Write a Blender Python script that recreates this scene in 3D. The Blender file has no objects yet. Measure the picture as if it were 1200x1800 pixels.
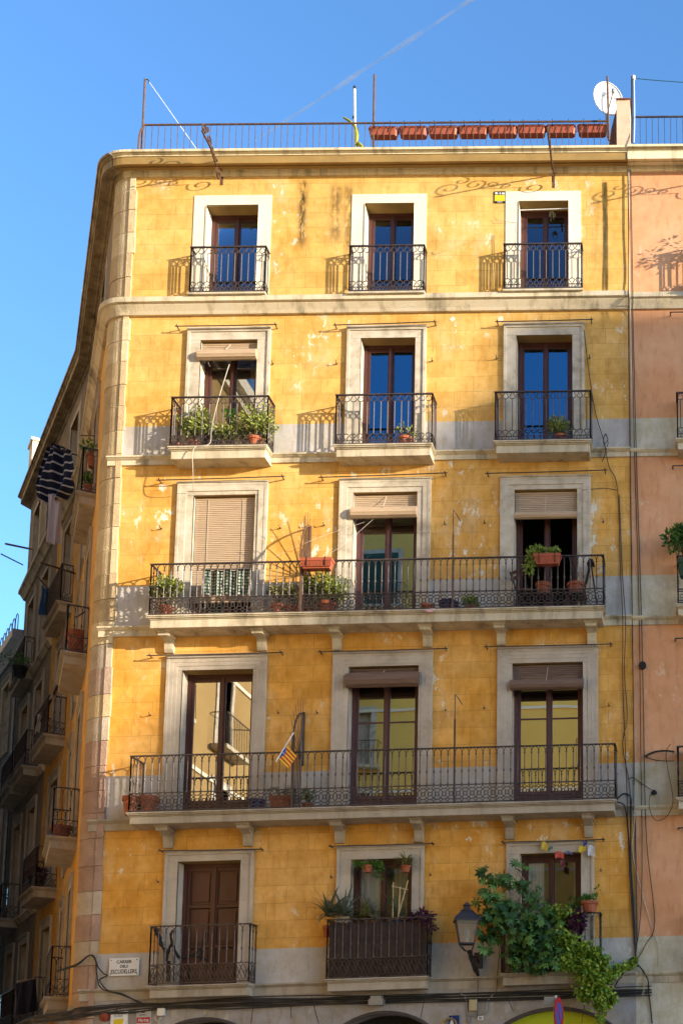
import bpy, math, random
from math import sin, cos, pi, radians, tan, atan2, hypot
from mathutils import Vector as V, noise
random.seed(7)
sc = bpy.context.scene
COL = sc.collection

# ------------------------------------------------------------------ camera
FPX, PPX, PPY = 2100.0, 1281.0, 1650.0          # focal length and principal point in pixels of the 1200x1800 photograph
YAW, PIT, ROL = radians(1.88), radians(7.72), radians(1.17)
CD = 22.8                                        # distance from the lens to the front wall
CAM = V((0, -CD, 1.7))
SK = .016                                        # the old house's courses climb 1.6 cm per metre
_F = V((sin(YAW) * cos(PIT), cos(YAW) * cos(PIT), sin(PIT)))
_r0 = V((cos(YAW), -sin(YAW), 0))
_d0 = _F.cross(_r0)
RX = cos(ROL) * _r0 + sin(ROL) * _d0
DN = -sin(ROL) * _r0 + cos(ROL) * _d0
cam = bpy.data.cameras.new("camera"); co = bpy.data.objects.new("camera", cam); COL.objects.link(co)
from mathutils import Matrix
m = Matrix((RX, -DN, -_F)).transposed().to_4x4(); m.translation = CAM
co.matrix_world = m
cam.sensor_fit = 'HORIZONTAL'; cam.sensor_width = 36
cam.lens = FPX / 1200 * 36
cam.shift_x = (600 - PPX) / 1200; cam.shift_y = (PPY - 900) / 1200
cam.clip_start = .1; cam.clip_end = 20000
sc.camera = co

# ------------------------------------------------------------------ sky and sun
SAZ, SEL = radians(67), radians(11.5)               # from the wall's normal towards the right; height
SUN = V((sin(SAZ) * cos(SEL), -cos(SAZ) * cos(SEL), sin(SEL)))
w = bpy.data.worlds.new("World"); sc.world = w; w.use_nodes = True
nt = w.node_tree; bg = nt.nodes['Background']
sky = nt.nodes.new('ShaderNodeTexSky'); sky.sky_type = 'NISHITA'; sky.sun_disc = False
sky.sun_elevation = SEL; sky.sun_rotation = atan2(SUN.x, SUN.y)
sky.altitude = 50; sky.air_density = 1.0; sky.dust_density = .5; sky.ozone_density = 4.2
hs = nt.nodes.new('ShaderNodeHueSaturation'); hs.inputs['Saturation'].default_value = 1.04; hs.inputs['Value'].default_value = 1.04
nt.links.new(sky.outputs[0], hs.inputs['Color']); nt.links.new(hs.outputs[0], bg.inputs[0]); bg.inputs[1].default_value = .15
sl = bpy.data.lights.new("sun", 'SUN'); so = bpy.data.objects.new("sun", sl); COL.objects.link(so)
sl.energy = 3.4; sl.angle = radians(.6); sl.color = (1, .86, .66)
so.rotation_euler = SUN.to_track_quat('Z', 'Y').to_euler()
sc.view_settings.view_transform = 'Standard'; sc.view_settings.look = 'None'
sc.view_settings.gamma = 1; sc.view_settings.exposure = 1.66
sc.cycles.max_bounces = 7; sc.cycles.diffuse_bounces = 4; sc.cycles.glossy_bounces = 3
sc.cycles.transparent_max_bounces = 10; sc.cycles.caustics_reflective = False; sc.cycles.caustics_refractive = False

# ------------------------------------------------------------------ pixel -> place on a plane parallel to the front wall
def W(px, py, d=0.0):
    r = RX * ((px - PPX) / FPX) + DN * ((py - PPY) / FPX) + _F
    return CAM + r * ((-d - CAM.y) / r.y)
def UV(px, py, d=0.0):
    p = W(px, py, d); return p.x, p.z - SK * p.x

class Fr:
    """a wall: u runs along it, d out of it, v up"""
    def __init__(s, o, u, n, sk=0.0): s.o = V(o); s.u = V(u); s.n = V(n); s.sk = sk
    def pt(s, u, d, v):
        p = s.o + s.u * u + s.n * d
        return V((p.x, p.y, p.z + v + s.sk * u))
FA = Fr((0, 0, 0), (1, 0, 0), (0, -1, 0), SK)

# ------------------------------------------------------------------ mesh builder
ORG = {}
class MB:
    def __init__(s): s.v = []; s.f = []; s.c = []; s.mi = []; s.uvw = None
    def add(s, pts, faces, col=None, mi=0):
        b = len(s.v); s.v += [V(p) for p in pts]
        for f in faces: s.f.append([b + i for i in f]); s.c.append(col); s.mi.append(mi)
    def quad(s, a, b, c, d, col=None, mi=0): s.add([a, b, c, d], [(0, 1, 2, 3)], col, mi)
    def box(s, fr, u0, u1, d0, d1, v0, v1, col=None, top=None, mi=0):
        """top=(du,dd): how far the upper face is drawn in"""
        tu, td = top or (0, 0)
        P = fr.pt
        pts = [P(u0, d0, v0), P(u1, d0, v0), P(u1, d1, v0), P(u0, d1, v0),
               P(u0 + tu, d0 + td, v1), P(u1 - tu, d0 + td, v1), P(u1 - tu, d1 - td, v1), P(u0 + tu, d1 - td, v1)]
        s.add(pts, [(0, 3, 2, 1), (4, 5, 6, 7), (0, 1, 5, 4), (1, 2, 6, 5), (2, 3, 7, 6), (3, 0, 4, 7)], col, mi)
    def prism(s, fr, prof, u0, u1, col=None):
        """profile in (d, v) drawn along u"""
        n = len(prof); pts = [fr.pt(u0, d, v) for d, v in prof] + [fr.pt(u1, d, v) for d, v in prof]
        s.add(pts, [(i, (i + 1) % n, n + (i + 1) % n, n + i) for i in range(n)] + [tuple(range(n))[::-1], tuple(range(n, 2 * n))], col)
    def tube(s, pts, r, n=5, closed=False, col=None):
        pts = [V(p) for p in pts]; N = len(pts)
        if N < 2: return
        rs = r if isinstance(r, (list, tuple)) else [r] * N
        b = len(s.v); prev = None
        for i, p in enumerate(pts):
            if closed: t = pts[(i + 1) % N] - pts[i - 1]
            else: t = pts[min(i + 1, N - 1)] - pts[max(i - 1, 0)]
            t = t.normalized() if t.length > 1e-9 else V((0, 0, 1))
            if prev is None:
                a = V((0, 0, 1)) if abs(t.z) < .9 else V((1, 0, 0))
                x = t.cross(a).normalized()
            else:
                x = prev - t * prev.dot(t)
                x = x.normalized() if x.length > 1e-6 else t.orthogonal().normalized()
            prev = x; y = t.cross(x)
            for k in range(n):
                an = 2 * pi * k / n + pi / 4
                s.v.append(p + (x * cos(an) + y * sin(an)) * rs[i])
        R = N if closed else N - 1
        for i in range(R):
            j = (i + 1) % N
            for k in range(n):
                s.f.append([b + i * n + k, b + i * n + (k + 1) % n, b + j * n + (k + 1) % n, b + j * n + k]); s.c.append(col); s.mi.append(0)
        if not closed:
            s.f.append([b + k for k in range(n)][::-1]); s.c.append(col); s.mi.append(0)
            s.f.append([b + (N - 1) * n + k for k in range(n)]); s.c.append(col); s.mi.append(0)
    def lathe(s, o, prof, n=14, col=None, cap=True):
        o = V(o); b = len(s.v); N = len(prof)
        for r, z in prof:
            for k in range(n):
                a = 2 * pi * k / n; s.v.append(o + V((r * cos(a), r * sin(a), z)))
        for i in range(N - 1):
            for k in range(n):
                s.f.append([b + i * n + k, b + i * n + (k + 1) % n, b + (i + 1) * n + (k + 1) % n, b + (i + 1) * n + k]); s.c.append(col); s.mi.append(0)
        if cap:
            s.f.append([b + k for k in range(n)][::-1]); s.c.append(col); s.mi.append(0)
            s.f.append([b + (N - 1) * n + k for k in range(n)]); s.c.append(col); s.mi.append(0)
    def sweep(s, path, prof, ends=True):
        """profile (d, v) along a plan path [(x, y, dz)], d measured to the path's left-hand... outward normal given by side"""
        N = len(path); n = len(prof); b = len(s.v)
        for i in range(N):
            p = V(path[i][:2])
            t0 = (V(path[i][:2]) - V(path[i - 1][:2])) if i > 0 else None
            t1 = (V(path[i + 1][:2]) - p) if i < N - 1 else None
            t0 = t0.normalized() if t0 is not None else t1.normalized()
            t1 = t1.normalized() if t1 is not None else t0
            n0 = V((-t0.y, t0.x)); n1 = V((-t1.y, t1.x)); mn = (n0 + n1).normalized(); k = 1 / max(.3, mn.dot(n0))
            for d, v in prof:
                q = p + mn * (d * k); s.v.append(V((q.x, q.y, v + path[i][2])))
        for i in range(N - 1):
            for k in range(n):
                s.f.append([b + i * n + k, b + (i + 1) * n + k, b + (i + 1) * n + (k + 1) % n, b + i * n + (k + 1) % n]); s.c.append(None); s.mi.append(0)
        if ends:
            s.f.append([b + k for k in range(n)]); s.c.append(None); s.mi.append(0)
            s.f.append([b + (N - 1) * n + k for k in range(n)][::-1]); s.c.append(None); s.mi.append(0)
    def build(s, name, mt, parent=None, loc=None, smooth=False, bevel=0):
        o0 = ORG[parent] if parent else V(loc) if loc is not None else V((0, 0, 0))
        me = bpy.data.meshes.new(name)
        me.from_pydata([tuple(p - o0) for p in s.v], [], s.f)
        for q in (mt if isinstance(mt, (list, tuple)) else [mt]): me.materials.append(q)
        if any(s.mi): me.polygons.foreach_set('material_index', s.mi)
        if any(c is not None for c in s.c):
            a = me.color_attributes.new('col', 'FLOAT_COLOR', 'CORNER'); arr = []
            for f, c in zip(s.f, s.c): arr += list(tuple(c or (1, 1, 1)) + (1,)) * len(f)
            a.data.foreach_set('color', arr)
        if s.uvw:
            a = me.attributes.new('wall', 'FLOAT_VECTOR', 'POINT'); a.data.foreach_set('vector', [x for q in s.uvw for x in q])
        if smooth: me.polygons.foreach_set('use_smooth', [True] * len(me.polygons))
        me.update()
        o = bpy.data.objects.new(name, me); COL.objects.link(o)
        if parent: o.parent = parent; ORG[o] = o0
        else: o.location = o0; ORG[o] = o0
        if bevel:
            md = o.modifiers.new('bevel', 'BEVEL'); md.width = bevel; md.segments = 2; md.limit_method = 'ANGLE'
        return o

def tag(o, label=None, cat=None, group=None, kind=None):
    if label: o['label'] = label
    if cat: o['category'] = cat
    if group: o['group'] = group
    if kind: o['kind'] = kind
    return o
def thing(name, loc, label, cat, group=None):
    o = bpy.data.objects.new(name, None); COL.objects.link(o); o.location = loc; o.empty_display_size = .2; ORG[o] = V(loc)
    return tag(o, label, cat, group)
def spline(pts, k=8):
    pts = [V(p) for p in pts]; out = []
    for i in range(len(pts) - 1):
        p0 = pts[max(i - 1, 0)]; p1 = pts[i]; p2 = pts[i + 1]; p3 = pts[min(i + 2, len(pts) - 1)]
        for j in range(k):
            t = j / k
            out.append(.5 * ((2 * p1) + (p2 - p0) * t + (2 * p0 - 5 * p1 + 4 * p2 - p3) * t * t + (3 * p1 - p0 - 3 * p2 + p3) * t ** 3))
    out.append(pts[-1]); return out

# ------------------------------------------------------------------ materials
def newmat(name):
    mt = bpy.data.materials.new(name); mt.use_nodes = True
    return mt, mt.node_tree.nodes, mt.node_tree.links, mt.node_tree.nodes['Principled BSDF']
def ramp(N, stops):
    r = N.new('ShaderNodeValToRGB'); e = r.color_ramp.elements
    while len(e) < len(stops): e.new(.5)
    for q, (p, c) in zip(e, stops): q.position = p; q.color = tuple(c) + (1,) if len(c) == 3 else c
    return r
def mat(name, c1, c2=None, rough=.8, scale=2.0, bump=0.0, bscale=40, metal=0.0, stretch=(1, 1, 1), c3=None, spec=.3, vcol=False):
    mt, N, L, P = newmat(name)
    P.inputs['Roughness'].default_value = rough; P.inputs['Metallic'].default_value = metal
    P.inputs['Specular IOR Level'].default_value = spec
    tc = N.new('ShaderNodeTexCoord'); mp = N.new('ShaderNodeMapping'); mp.inputs['Scale'].default_value = stretch
    L.new(tc.outputs['Object'], mp.inputs['Vector'])
    nz = N.new('ShaderNodeTexNoise'); nz.inputs['Scale'].default_value = scale; nz.inputs['Detail'].default_value = 8; nz.inputs['Roughness'].default_value = .65
    L.new(mp.outputs[0], nz.inputs['Vector'])
    c2 = c2 or tuple(x * .75 for x in c1)
    rp = ramp(N, [(.3, c2), (.65, c1)] if not c3 else [(.25, c2), (.5, c1), (.72, c3)])
    L.new(nz.outputs[0], rp.inputs[0]); out = rp.outputs[0]
    if vcol:
        at = N.new('ShaderNodeAttribute'); at.attribute_name = 'col'
        mx = N.new('ShaderNodeMix'); mx.data_type = 'RGBA'; mx.blend_type = 'MULTIPLY'; mx.inputs[0].default_value = 1
        L.new(out, mx.inputs[6]); L.new(at.outputs[0], mx.inputs[7]); out = mx.outputs[2]
    L.new(out, P.inputs['Base Color'])
    if bump:
        n2 = N.new('ShaderNodeTexNoise'); n2.inputs['Scale'].default_value = bscale; n2.inputs['Detail'].default_value = 6
        L.new(mp.outputs[0], n2.inputs['Vector'])
        bp = N.new('ShaderNodeBump'); bp.inputs['Strength'].default_value = bump; bp.inputs['Distance'].default_value = .02
        L.new(n2.outputs[0], bp.inputs['Height']); L.new(bp.outputs[0], P.inputs['Normal'])
    return mt

def plaster(name, ca, cb, lines=True, peel=1.0, drips_shade=(), pale=None, mott=1.0, bare=()):
    """painted render: two tones of paint, ruled joint lines, flaked patches down to lime, grimy runs and a painted cable shadow below the cornice"""
    mt, N, L, P = newmat(name)
    P.inputs['Roughness'].default_value = .9; P.inputs['Specular IOR Level'].default_value = .15
    at = N.new('ShaderNodeAttribute'); at.attribute_name = 'wall'
    sp = N.new('ShaderNodeSeparateXYZ'); L.new(at.outputs['Vector'], sp.inputs[0])
    U, VV = sp.outputs[0], sp.outputs[1]
    def M(op, a, b=None, c=None, clamp=False):
        q = N.new('ShaderNodeMath'); q.operation = op; q.use_clamp = clamp
        for i, x in enumerate((a, b, c)):
            if x is None: continue
            if isinstance(x, (int, float)): q.inputs[i].default_value = x
            else: L.new(x, q.inputs[i])
        return q.outputs[0]
    def NZ(scale, det=6, st=(1, 1, 1), rough=.6, off=0):
        mp = N.new('ShaderNodeMapping'); mp.inputs['Scale'].default_value = st; mp.inputs['Location'].default_value = (off, off * .7, 0)
        L.new(at.outputs['Vector'], mp.inputs[0])
        z = N.new('ShaderNodeTexNoise'); z.inputs['Scale'].default_value = scale; z.inputs['Detail'].default_value = det; z.inputs['Roughness'].default_value = rough
        L.new(mp.outputs[0], z.inputs['Vector']); return z.outputs[0]
    def SS(x, a, b):
        q = N.new('ShaderNodeMapRange'); q.interpolation_type = 'SMOOTHSTEP'; q.inputs[1].default_value = a; q.inputs[2].default_value = b
        L.new(x, q.inputs[0]); return q.outputs[0]
    def MX(f, a, b, mode='MIX'):
        q = N.new('ShaderNodeMix'); q.data_type = 'RGBA'; q.blend_type = mode
        if isinstance(f, (int, float)): q.inputs[0].default_value = f
        else: L.new(f, q.inputs[0])
        for i, x in ((6, a), (7, b)):
            if isinstance(x, tuple): q.inputs[i].default_value = x + (1,)
            else: L.new(x, q.inputs[i])
        return q.outputs[2]
    c = MX(SS(NZ(.55, 4), .38, .62), ca, cb)
    if pale: c = MX(M('MULTIPLY', SS(VV, 9, 19), .55), c, pale)
    blot = SS(NZ(2.6, 8, rough=.7, off=3), .35, .7)
    c = MX(mott, c, MX(blot, MX(1.0, c, (.93, .90, .84), 'MULTIPLY'), MX(1.0, c, (1.14, 1.17, 1.35), 'MULTIPLY')))
    c = MX(M('MULTIPLY', SS(NZ(1.2, 7, (1, .6, 1), .7, off=41), .54, .68), .5 * mott), c, MX(1.0, c, (.84, .74, .55), 'MULTIPLY'))
    # each rule-marked block was brushed on slightly differently
    br = N.new('ShaderNodeTexBrick'); br.offset = .5
    for k, x in (('Scale', 1), ('Mortar Size', .0045), ('Mortar Smooth', .3), ('Bias', 0), ('Brick Width', .77), ('Row Height', .338)): br.inputs[k].default_value = x
    br.inputs['Color1'].default_value = (.88, .86, .82, 1); br.inputs['Color2'].default_value = (1.05, 1.05, 1.05, 1); br.inputs['Mortar'].default_value = (1, 1, 1, 1)
    wob = N.new('ShaderNodeVectorMath'); wob.operation = 'MULTIPLY_ADD'
    zz = N.new('ShaderNodeTexNoise'); zz.inputs['Scale'].default_value = 1.3; L.new(at.outputs['Vector'], zz.inputs['Vector'])
    L.new(zz.outputs['Color'], wob.inputs[0]); wob.inputs[1].default_value = (.012, .02, 0); L.new(at.outputs['Vector'], wob.inputs[2])
    L.new(wob.outputs[0], br.inputs['Vector'])
    if lines:
        c = MX(.85, c, br.outputs['Color'], 'MULTIPLY')
        gap = M('MULTIPLY', br.outputs['Fac'], SS(NZ(3, 4, off=9), .25, .55))
        c = MX(M('MULTIPLY', gap, .55), c, (.16, .085, .02))
    # fine grime
    c = MX(M('MULTIPLY', SS(NZ(9, 8, (1, .25, 1), off=5), .48, .75), .5), c, MX(1.0, c, (.6, .52, .4), 'MULTIPLY'))
    # flaked paint
    reg = SS(NZ(.5, 3, off=17), .50, .63)
    for (u0, v0, wu, wv) in bare:
        a_ = M('DIVIDE', M('SUBTRACT', U, u0), wu); b_ = M('DIVIDE', M('SUBTRACT', VV, v0), wv)
        reg = M('MAXIMUM', reg, M('POWER', 2.718, M('MULTIPLY', M('ADD', M('MULTIPLY', a_, a_), M('MULTIPLY', b_, b_)), -1)))
    fl = M('MULTIPLY', SS(NZ(4.2, 9, (1, .55, 1), .7, off=1), .57, .60), reg)
    fl = M('MULTIPLY', fl, peel, clamp=True)
    wash = M('MULTIPLY', M('MULTIPLY', SS(NZ(1.6, 8, (1.3, .5, 1), .7, off=31), .48, .68), reg), .42 * min(1, peel))
    c = MX(wash, c, (.72, .6, .4)); c = MX(fl, c, (.74, .68, .55))
    # dark runs and the painted cable shadow
    tot = None
    for (u0, wd, va, vb, amt) in drips_shade:
        du = M('DIVIDE', M('SUBTRACT', U, u0), wd); g = M('POWER', 2.718, M('MULTIPLY', M('MULTIPLY', du, du), -1))
        g = M('MULTIPLY', g, M('MULTIPLY', SS(VV, va, va + .5), M('SUBTRACT', 1, SS(VV, vb - .2, vb))))
        g = M('MULTIPLY', g, M('MULTIPLY', SS(NZ(7, 8, (1.2, .35, 1), .75, off=u0), .36, .56), amt))
        tot = g if tot is None else M('MAXIMUM', tot, g)
    if tot is not None: c = MX(tot, c, (.030, .028, .012))
    L.new(c, P.inputs['Base Color'])
    bp = N.new('ShaderNodeBump'); bp.inputs['Strength'].default_value = .35; bp.inputs['Distance'].default_value = .012
    h = M('ADD', M('MULTIPLY', NZ(22, 8), .5), M('MULTIPLY', fl, -.35))
    if lines: h = M('SUBTRACT', h, M('MULTIPLY', br.outputs['Fac'], .5))
    h = M('ADD', h, M('MULTIPLY', NZ(2.2, 3, off=7), 1.2))
    L.new(h, bp.inputs['Height']); L.new(bp.outputs[0], P.inputs['Normal'])
    return mt

def ux(px, py): return UV(px, py)[0]
m_yel = plaster('yellow_render', (.64, .318, .052), (.69, .395, .11), peel=1.0, bare=[UV(x, y) + (w_ / 88, h_ / 88) for x, y, w_, h_ in ((832, 905, 42, 75), (858, 850, 14, 40), (815, 820, 60, 18), (560, 960, 36, 60), (520, 905, 30, 30), (1094, 560, 14, 60), (1098, 700, 12, 40), (770, 1210, 16, 90), (480, 1250, 14, 50), (595, 1235, 14, 50), (242, 945, 16, 12), (700, 1125, 40, 14), (1090, 1480, 14, 40), (650, 830, 60, 12), (570, 615, 22, 14), (600, 550, 50, 12))], pale=(.71, .465, .15),
                drips_shade=[(ux(531, 380), .08, 19.3, 21.1, 1), (ux(590, 380), .13, 19.4, 21.0, .7), (ux(612, 380), .1, 19.2, 21.0, .6),
                       (ux(1063, 400), .06, 18.2, 21.1, .55), (ux(1050, 400), .13, 18.5, 20.6, .22), (ux(700, 560), .5, 17, 17.9, .25)])  # dark bands by the joint also paint the cables' shadow into the colour
m_sal = plaster('salmon_render', (.64, .315, .155), (.69, .375, .205), lines=False, mott=.35, peel=.35, drips_shade=[(.4, .3, 17, 18, .2)])
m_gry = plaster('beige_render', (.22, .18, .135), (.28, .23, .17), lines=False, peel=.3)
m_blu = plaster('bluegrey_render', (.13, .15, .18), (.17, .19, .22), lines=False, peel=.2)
m_stucco = plaster('grey_stucco', (.42, .39, .35), (.50, .465, .41), lines=False, peel=.45, mott=.7)
m_stuccos = plaster('pale_grey_stucco', (.52, .47, .34), (.57, .52, .38), lines=False, peel=.3)
m_stone = mat('window_stone', (.54, .475, .37), (.27, .23, .17), .85, 3.0, .35, 60, c3=(.64, .59, .50))
m_stonel = mat('grey_shade_stone', (.47, .41, .335), (.32, .275, .22), .88, 2.2, .4, 60, c3=(.55, .49, .41))  # dirtier grey stone of the lower floors, part of its shade in the colour
m_slabl = mat('grey_shade_balcony_stone', (.40, .345, .27), (.24, .20, .15), .88, 1.4, .4, 40, stretch=(2.5, 2, .6), c3=(.46, .41, .33))  # dirtier grey slabs, again with some of the shade put into the colour
m_soff = mat('shade_brown_soffit', (.36, .235, .08), (.26, .165, .06), .9, 2, .2, 40)  # shade and yellow bounce of the undersides put into the colour
m_cream = mat('cream_paint', (.80, .74, .60), (.72, .64, .47), .85, 1.5, .15, 50)
m_corn = mat('cornice_stone', (.74, .64, .43), (.20, .155, .08), .88, 1.1, .35, 30, stretch=(4, 1, .35), c3=(.82, .72, .49))
m_band = mat('ledge_stone', (.62, .53, .37), (.11, .09, .06), .88, 1.3, .4, 40, stretch=(2, 2, .5), c3=(.64, .58, .46))
m_slab = mat('balcony_stone', (.54, .47, .34), (.20, .165, .11), .88, 1.4, .4, 40, stretch=(2.5, 2, .6), c3=(.66, .6, .47))
m_quoin = mat('quoin_stone', (1.0, 1.0, 1.0), (.72, .70, .66), .9, 3.5, .6, 30, vcol=True)
m_grd = mat('ground_stone', (.36, .33, .30), (.24, .21, .18), .85, 1.3, .4, 25, c3=(.42, .39, .35))
m_iron = mat('old_iron', (.09, .068, .064), (.04, .03, .029), .45, 8, .2, 60, metal=.2, spec=.5)
m_rust = mat('rusty_iron', (.16, .085, .05), (.07, .045, .035), .75, 9, .3, 60)
m_wood = mat('brown_joinery', (.085, .026, .018), (.05, .016, .012), .45, 4, .1, 50, stretch=(6, 6, 1), spec=.5)
m_wood2 = mat('mauve_joinery', (.12, .05, .05), (.075, .03, .032), .5, 4, .1, 50, stretch=(6, 6, 1), spec=.5)
m_door = mat('brown_door', (.10, .032, .018), (.065, .02, .012), .45, 3, .1, 50, stretch=(8, 8, .8), spec=.5)
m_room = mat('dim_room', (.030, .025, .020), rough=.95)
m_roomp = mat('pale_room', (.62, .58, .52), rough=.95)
m_blind = mat('tan_slats', (.54, .40, .27), (.40, .29, .19), .7, 5, .2, 60, stretch=(.6, 3, 10))
m_blindb = mat('dark_slats', (.20, .13, .10), (.13, .085, .065), .7, 5, .2, 60, stretch=(.6, 3, 10))
m_terr = mat('terracotta', (.33, .095, .045), (.20, .06, .03), .75, 9, .25, 50, c3=(.38, .13, .07))
m_plast = mat('brick_red_plastic', (.40, .105, .055), (.34, .085, .045), .5, 6, .05, 50)
m_soil = mat('soil', (.05, .035, .022), rough=.95, scale=20)
m_white = mat('white_paint', (.78, .78, .76), (.66, .66, .64), .5, 3)
m_black = mat('black_rubber', (.018, .018, .019), rough=.6)
m_cable = mat('cable_sheath', (.035, .033, .033), (.02, .02, .02), .55, 6)
m_cablew = mat('pale_cable', (.55, .50, .42), rough=.6)
m_curt = mat('white_curtain', (.92, .92, .91), (.84, .85, .86), .9, 2, stretch=(12, 1, .3))
m_curty = mat('straw_curtain', (.5, .46, .30), (.4, .37, .24), .9, 2, stretch=(12, 1, .3))
m_zinc = mat('grey_metal', (.38, .38, .38), (.28, .28, .28), .45, 5, metal=.6)
m_bluepl = mat('blue_plastic', (.02, .035, .16), rough=.4)
m_vc = mat('coloured_cloth', (1, 1, 1), (.88, .88, .88), .85, 6, .15, 80, vcol=True)
m_tile = mat('roof_tile', (.42, .16, .09), (.30, .11, .06), .85, 4, .4, 20)
m_brick = mat('bare_brick', (.22, .10, .055), (.10, .05, .03), .95, 14, .9, 25)
m_shut = mat('green_shutter', (.03, .10, .07), (.02, .07, .05), .6, 4)
m_road = mat('street_paving', (.22, .205, .19), (.17, .16, .145), .85, 2, .3, 20)
m_lime = mat('lime_panel', (.50, .55, .02), (.46, .51, .02), .45, 2)
m_opp = mat('opposite_ochre', (.82, .56, .14), (.76, .50, .12), .9, .5)
m_opp2 = mat('dusty_ochre', (.40, .27, .10), (.33, .21, .08), .9, .5)
m_conc = mat('dull_render', (.38, .30, .21), (.30, .24, .17), .9, .5)

def leafmat(name, a, b):
    mt, N, L, P = newmat(name)
    P.inputs['Roughness'].default_value = .45; P.inputs['Specular IOR Level'].default_value = .35
    at = N.new('ShaderNodeAttribute'); at.attribute_name = 'col'
    mx = N.new('ShaderNodeMix'); mx.data_type = 'RGBA'
    L.new(at.outputs['Fac'], mx.inputs[0]); mx.inputs[6].default_value = b + (1,); mx.inputs[7].default_value = a + (1,)
    L.new(mx.outputs[2], P.inputs['Base Color'])
    tr = N.new('ShaderNodeBsdfTranslucent'); L.new(mx.outputs[2], tr.inputs[0])
    ms = N.new('ShaderNodeMixShader'); ms.inputs[0].default_value = .3
    L.new(P.outputs[0], ms.inputs[1]); L.new(tr.outputs[0], ms.inputs[2]); L.new(ms.outputs[0], N['Material Output'].inputs[0])
    return mt
l_jade = leafmat('jade_leaf', (.42, .46, .10), (.08, .13, .025))
l_dark = leafmat('dark_leaf', (.14, .29, .055), (.02, .075, .022))
l_ivy = leafmat('ivy_leaf', (.46, .54, .07), (.11, .24, .025))
l_green = leafmat('bright_leaf', (.12, .26, .03), (.04, .12, .015))
l_aloe = leafmat('aloe_leaf', (.16, .19, .13), (.07, .10, .06))
l_purp = leafmat('purple_leaf', (.11, .025, .07), (.035, .012, .03))
l_straw = leafmat('straw_leaf', (.30, .28, .10), (.12, .14, .04))
l_succ = leafmat('succulent_leaf', (.30, .42, .08), (.14, .22, .04))
m_stem = mat('plant_stem', (.13, .10, .06), (.07, .05, .03), .8, 8)

def glassmat(name, refl, tint, rough=.0, bump=.05, col=(.95, .97, 1)):
    mt, N, L, P = newmat(name); N.remove(P)
    g = N.new('ShaderNodeBsdfGlossy'); g.inputs['Roughness'].default_value = rough; g.inputs[0].default_value = col + (1,)
    t = N.new('ShaderNodeBsdfTransparent'); t.inputs[0].default_value = tint + (1,)
    fr = N.new('ShaderNodeFresnel'); fr.inputs[0].default_value = 1.5
    a = N.new('ShaderNodeMath'); a.operation = 'MULTIPLY_ADD'; a.inputs[1].default_value = 1.0 - refl; a.inputs[2].default_value = refl; a.use_clamp = True
    L.new(fr.outputs[0], a.inputs[0])
    ms = N.new('ShaderNodeMixShader'); L.new(a.outputs[0], ms.inputs[0]); L.new(t.outputs[0], ms.inputs[1]); L.new(g.outputs[0], ms.inputs[2])
    tc = N.new('ShaderNodeTexCoord'); nz = N.new('ShaderNodeTexNoise'); nz.inputs['Scale'].default_value = .9; nz.inputs['Detail'].default_value = 0
    L.new(tc.outputs['Object'], nz.inputs['Vector'])
    bp = N.new('ShaderNodeBump'); bp.inputs['Strength'].default_value = bump; bp.inputs['Distance'].default_value = .1
    L.new(nz.outputs[0], bp.inputs['Height']); L.new(bp.outputs[0], g.inputs['Normal'])
    L.new(ms.outputs[0], N['Material Output'].inputs[0]); return mt
m_glass = glassmat('coated_glass', .22, (.6, .62, .62), bump=.012, col=(.20, .50, .78))
m_glassd = glassmat('dark_glass', .05, (.5, .52, .55), bump=.012, col=(.40, .52, .68))
m_glassg = glassmat('mirror_like_glass', .85, (.5, .5, .48), bump=.03, col=(1, .95, .8))
m_glassn = glassmat('plain_glass', .38, (.6, .62, .6), bump=.012)
m_glassw = glassmat('old_wavy_glass', .4, (.5, .5, .48), bump=.02)
m_glassc = glassmat('clear_glass', .05, (.95, .95, .95), bump=.015)

# ------------------------------------------------------------------ levels of the front (all measured on the wall)
UL, UR = -11.23, -1.05
PT = lambda px, py, d=0.0: W(px, py, d)
def vband(yl, yr, d=0.0):                        # mean height of a course seen at the left end and the right end
    return .5 * (UV(215, yl, d)[1] + UV(1100, yr, d)[1])
R_ARC = .52; TX = -11.615 + R_ARC * tan(radians(30))
ARC = []
cx, cy = TX, R_ARC
for i in range(9):
    a = radians(60) * i / 8
    ARC.append((cx - R_ARC * sin(a), cy - R_ARC * cos(a)))
A1 = radians(-30); A2 = radians(-36.6)
d1 = V((sin(A1), cos(A1), 0)); d2 = V((sin(A2), cos(A2), 0)); A3 = radians(-39); d3 = V((sin(A3), cos(A3), 0))
nrm = lambda d: V((-d.y, d.x, 0))
SZ = SK * -11.5
L1, L2, L2g, L3 = 7.1, 3.55, 9.2, 9.0
o1 = V((ARC[-1][0], ARC[-1][1], SZ)); o2 = o1 + d1 * L1; o3 = o2 + d2 * L2g
S1 = Fr(o1, d1, nrm(d1)); S2 = Fr(o2, d2, nrm(d2)); S3 = Fr(o3, d3, nrm(d3))
def plan(x): return (x, 0.0, SK * x)
PATH_Y = [plan(UR), plan(TX)] + [(x, y, SZ) for x, y in ARC[1:]] + [(o2.x, o2.y, SZ), tuple((o2 + d2 * L2)[:2]) + (SZ,)]
# direction of travel is right -> left, so the path's left-hand normal must point out to the street
PATH_Y = [(x, y, z) for x, y, z in PATH_Y]
def sweep_out(mb, path, prof): mb.sweep([p for p in path], [(d, v) for d, v in prof])

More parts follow.
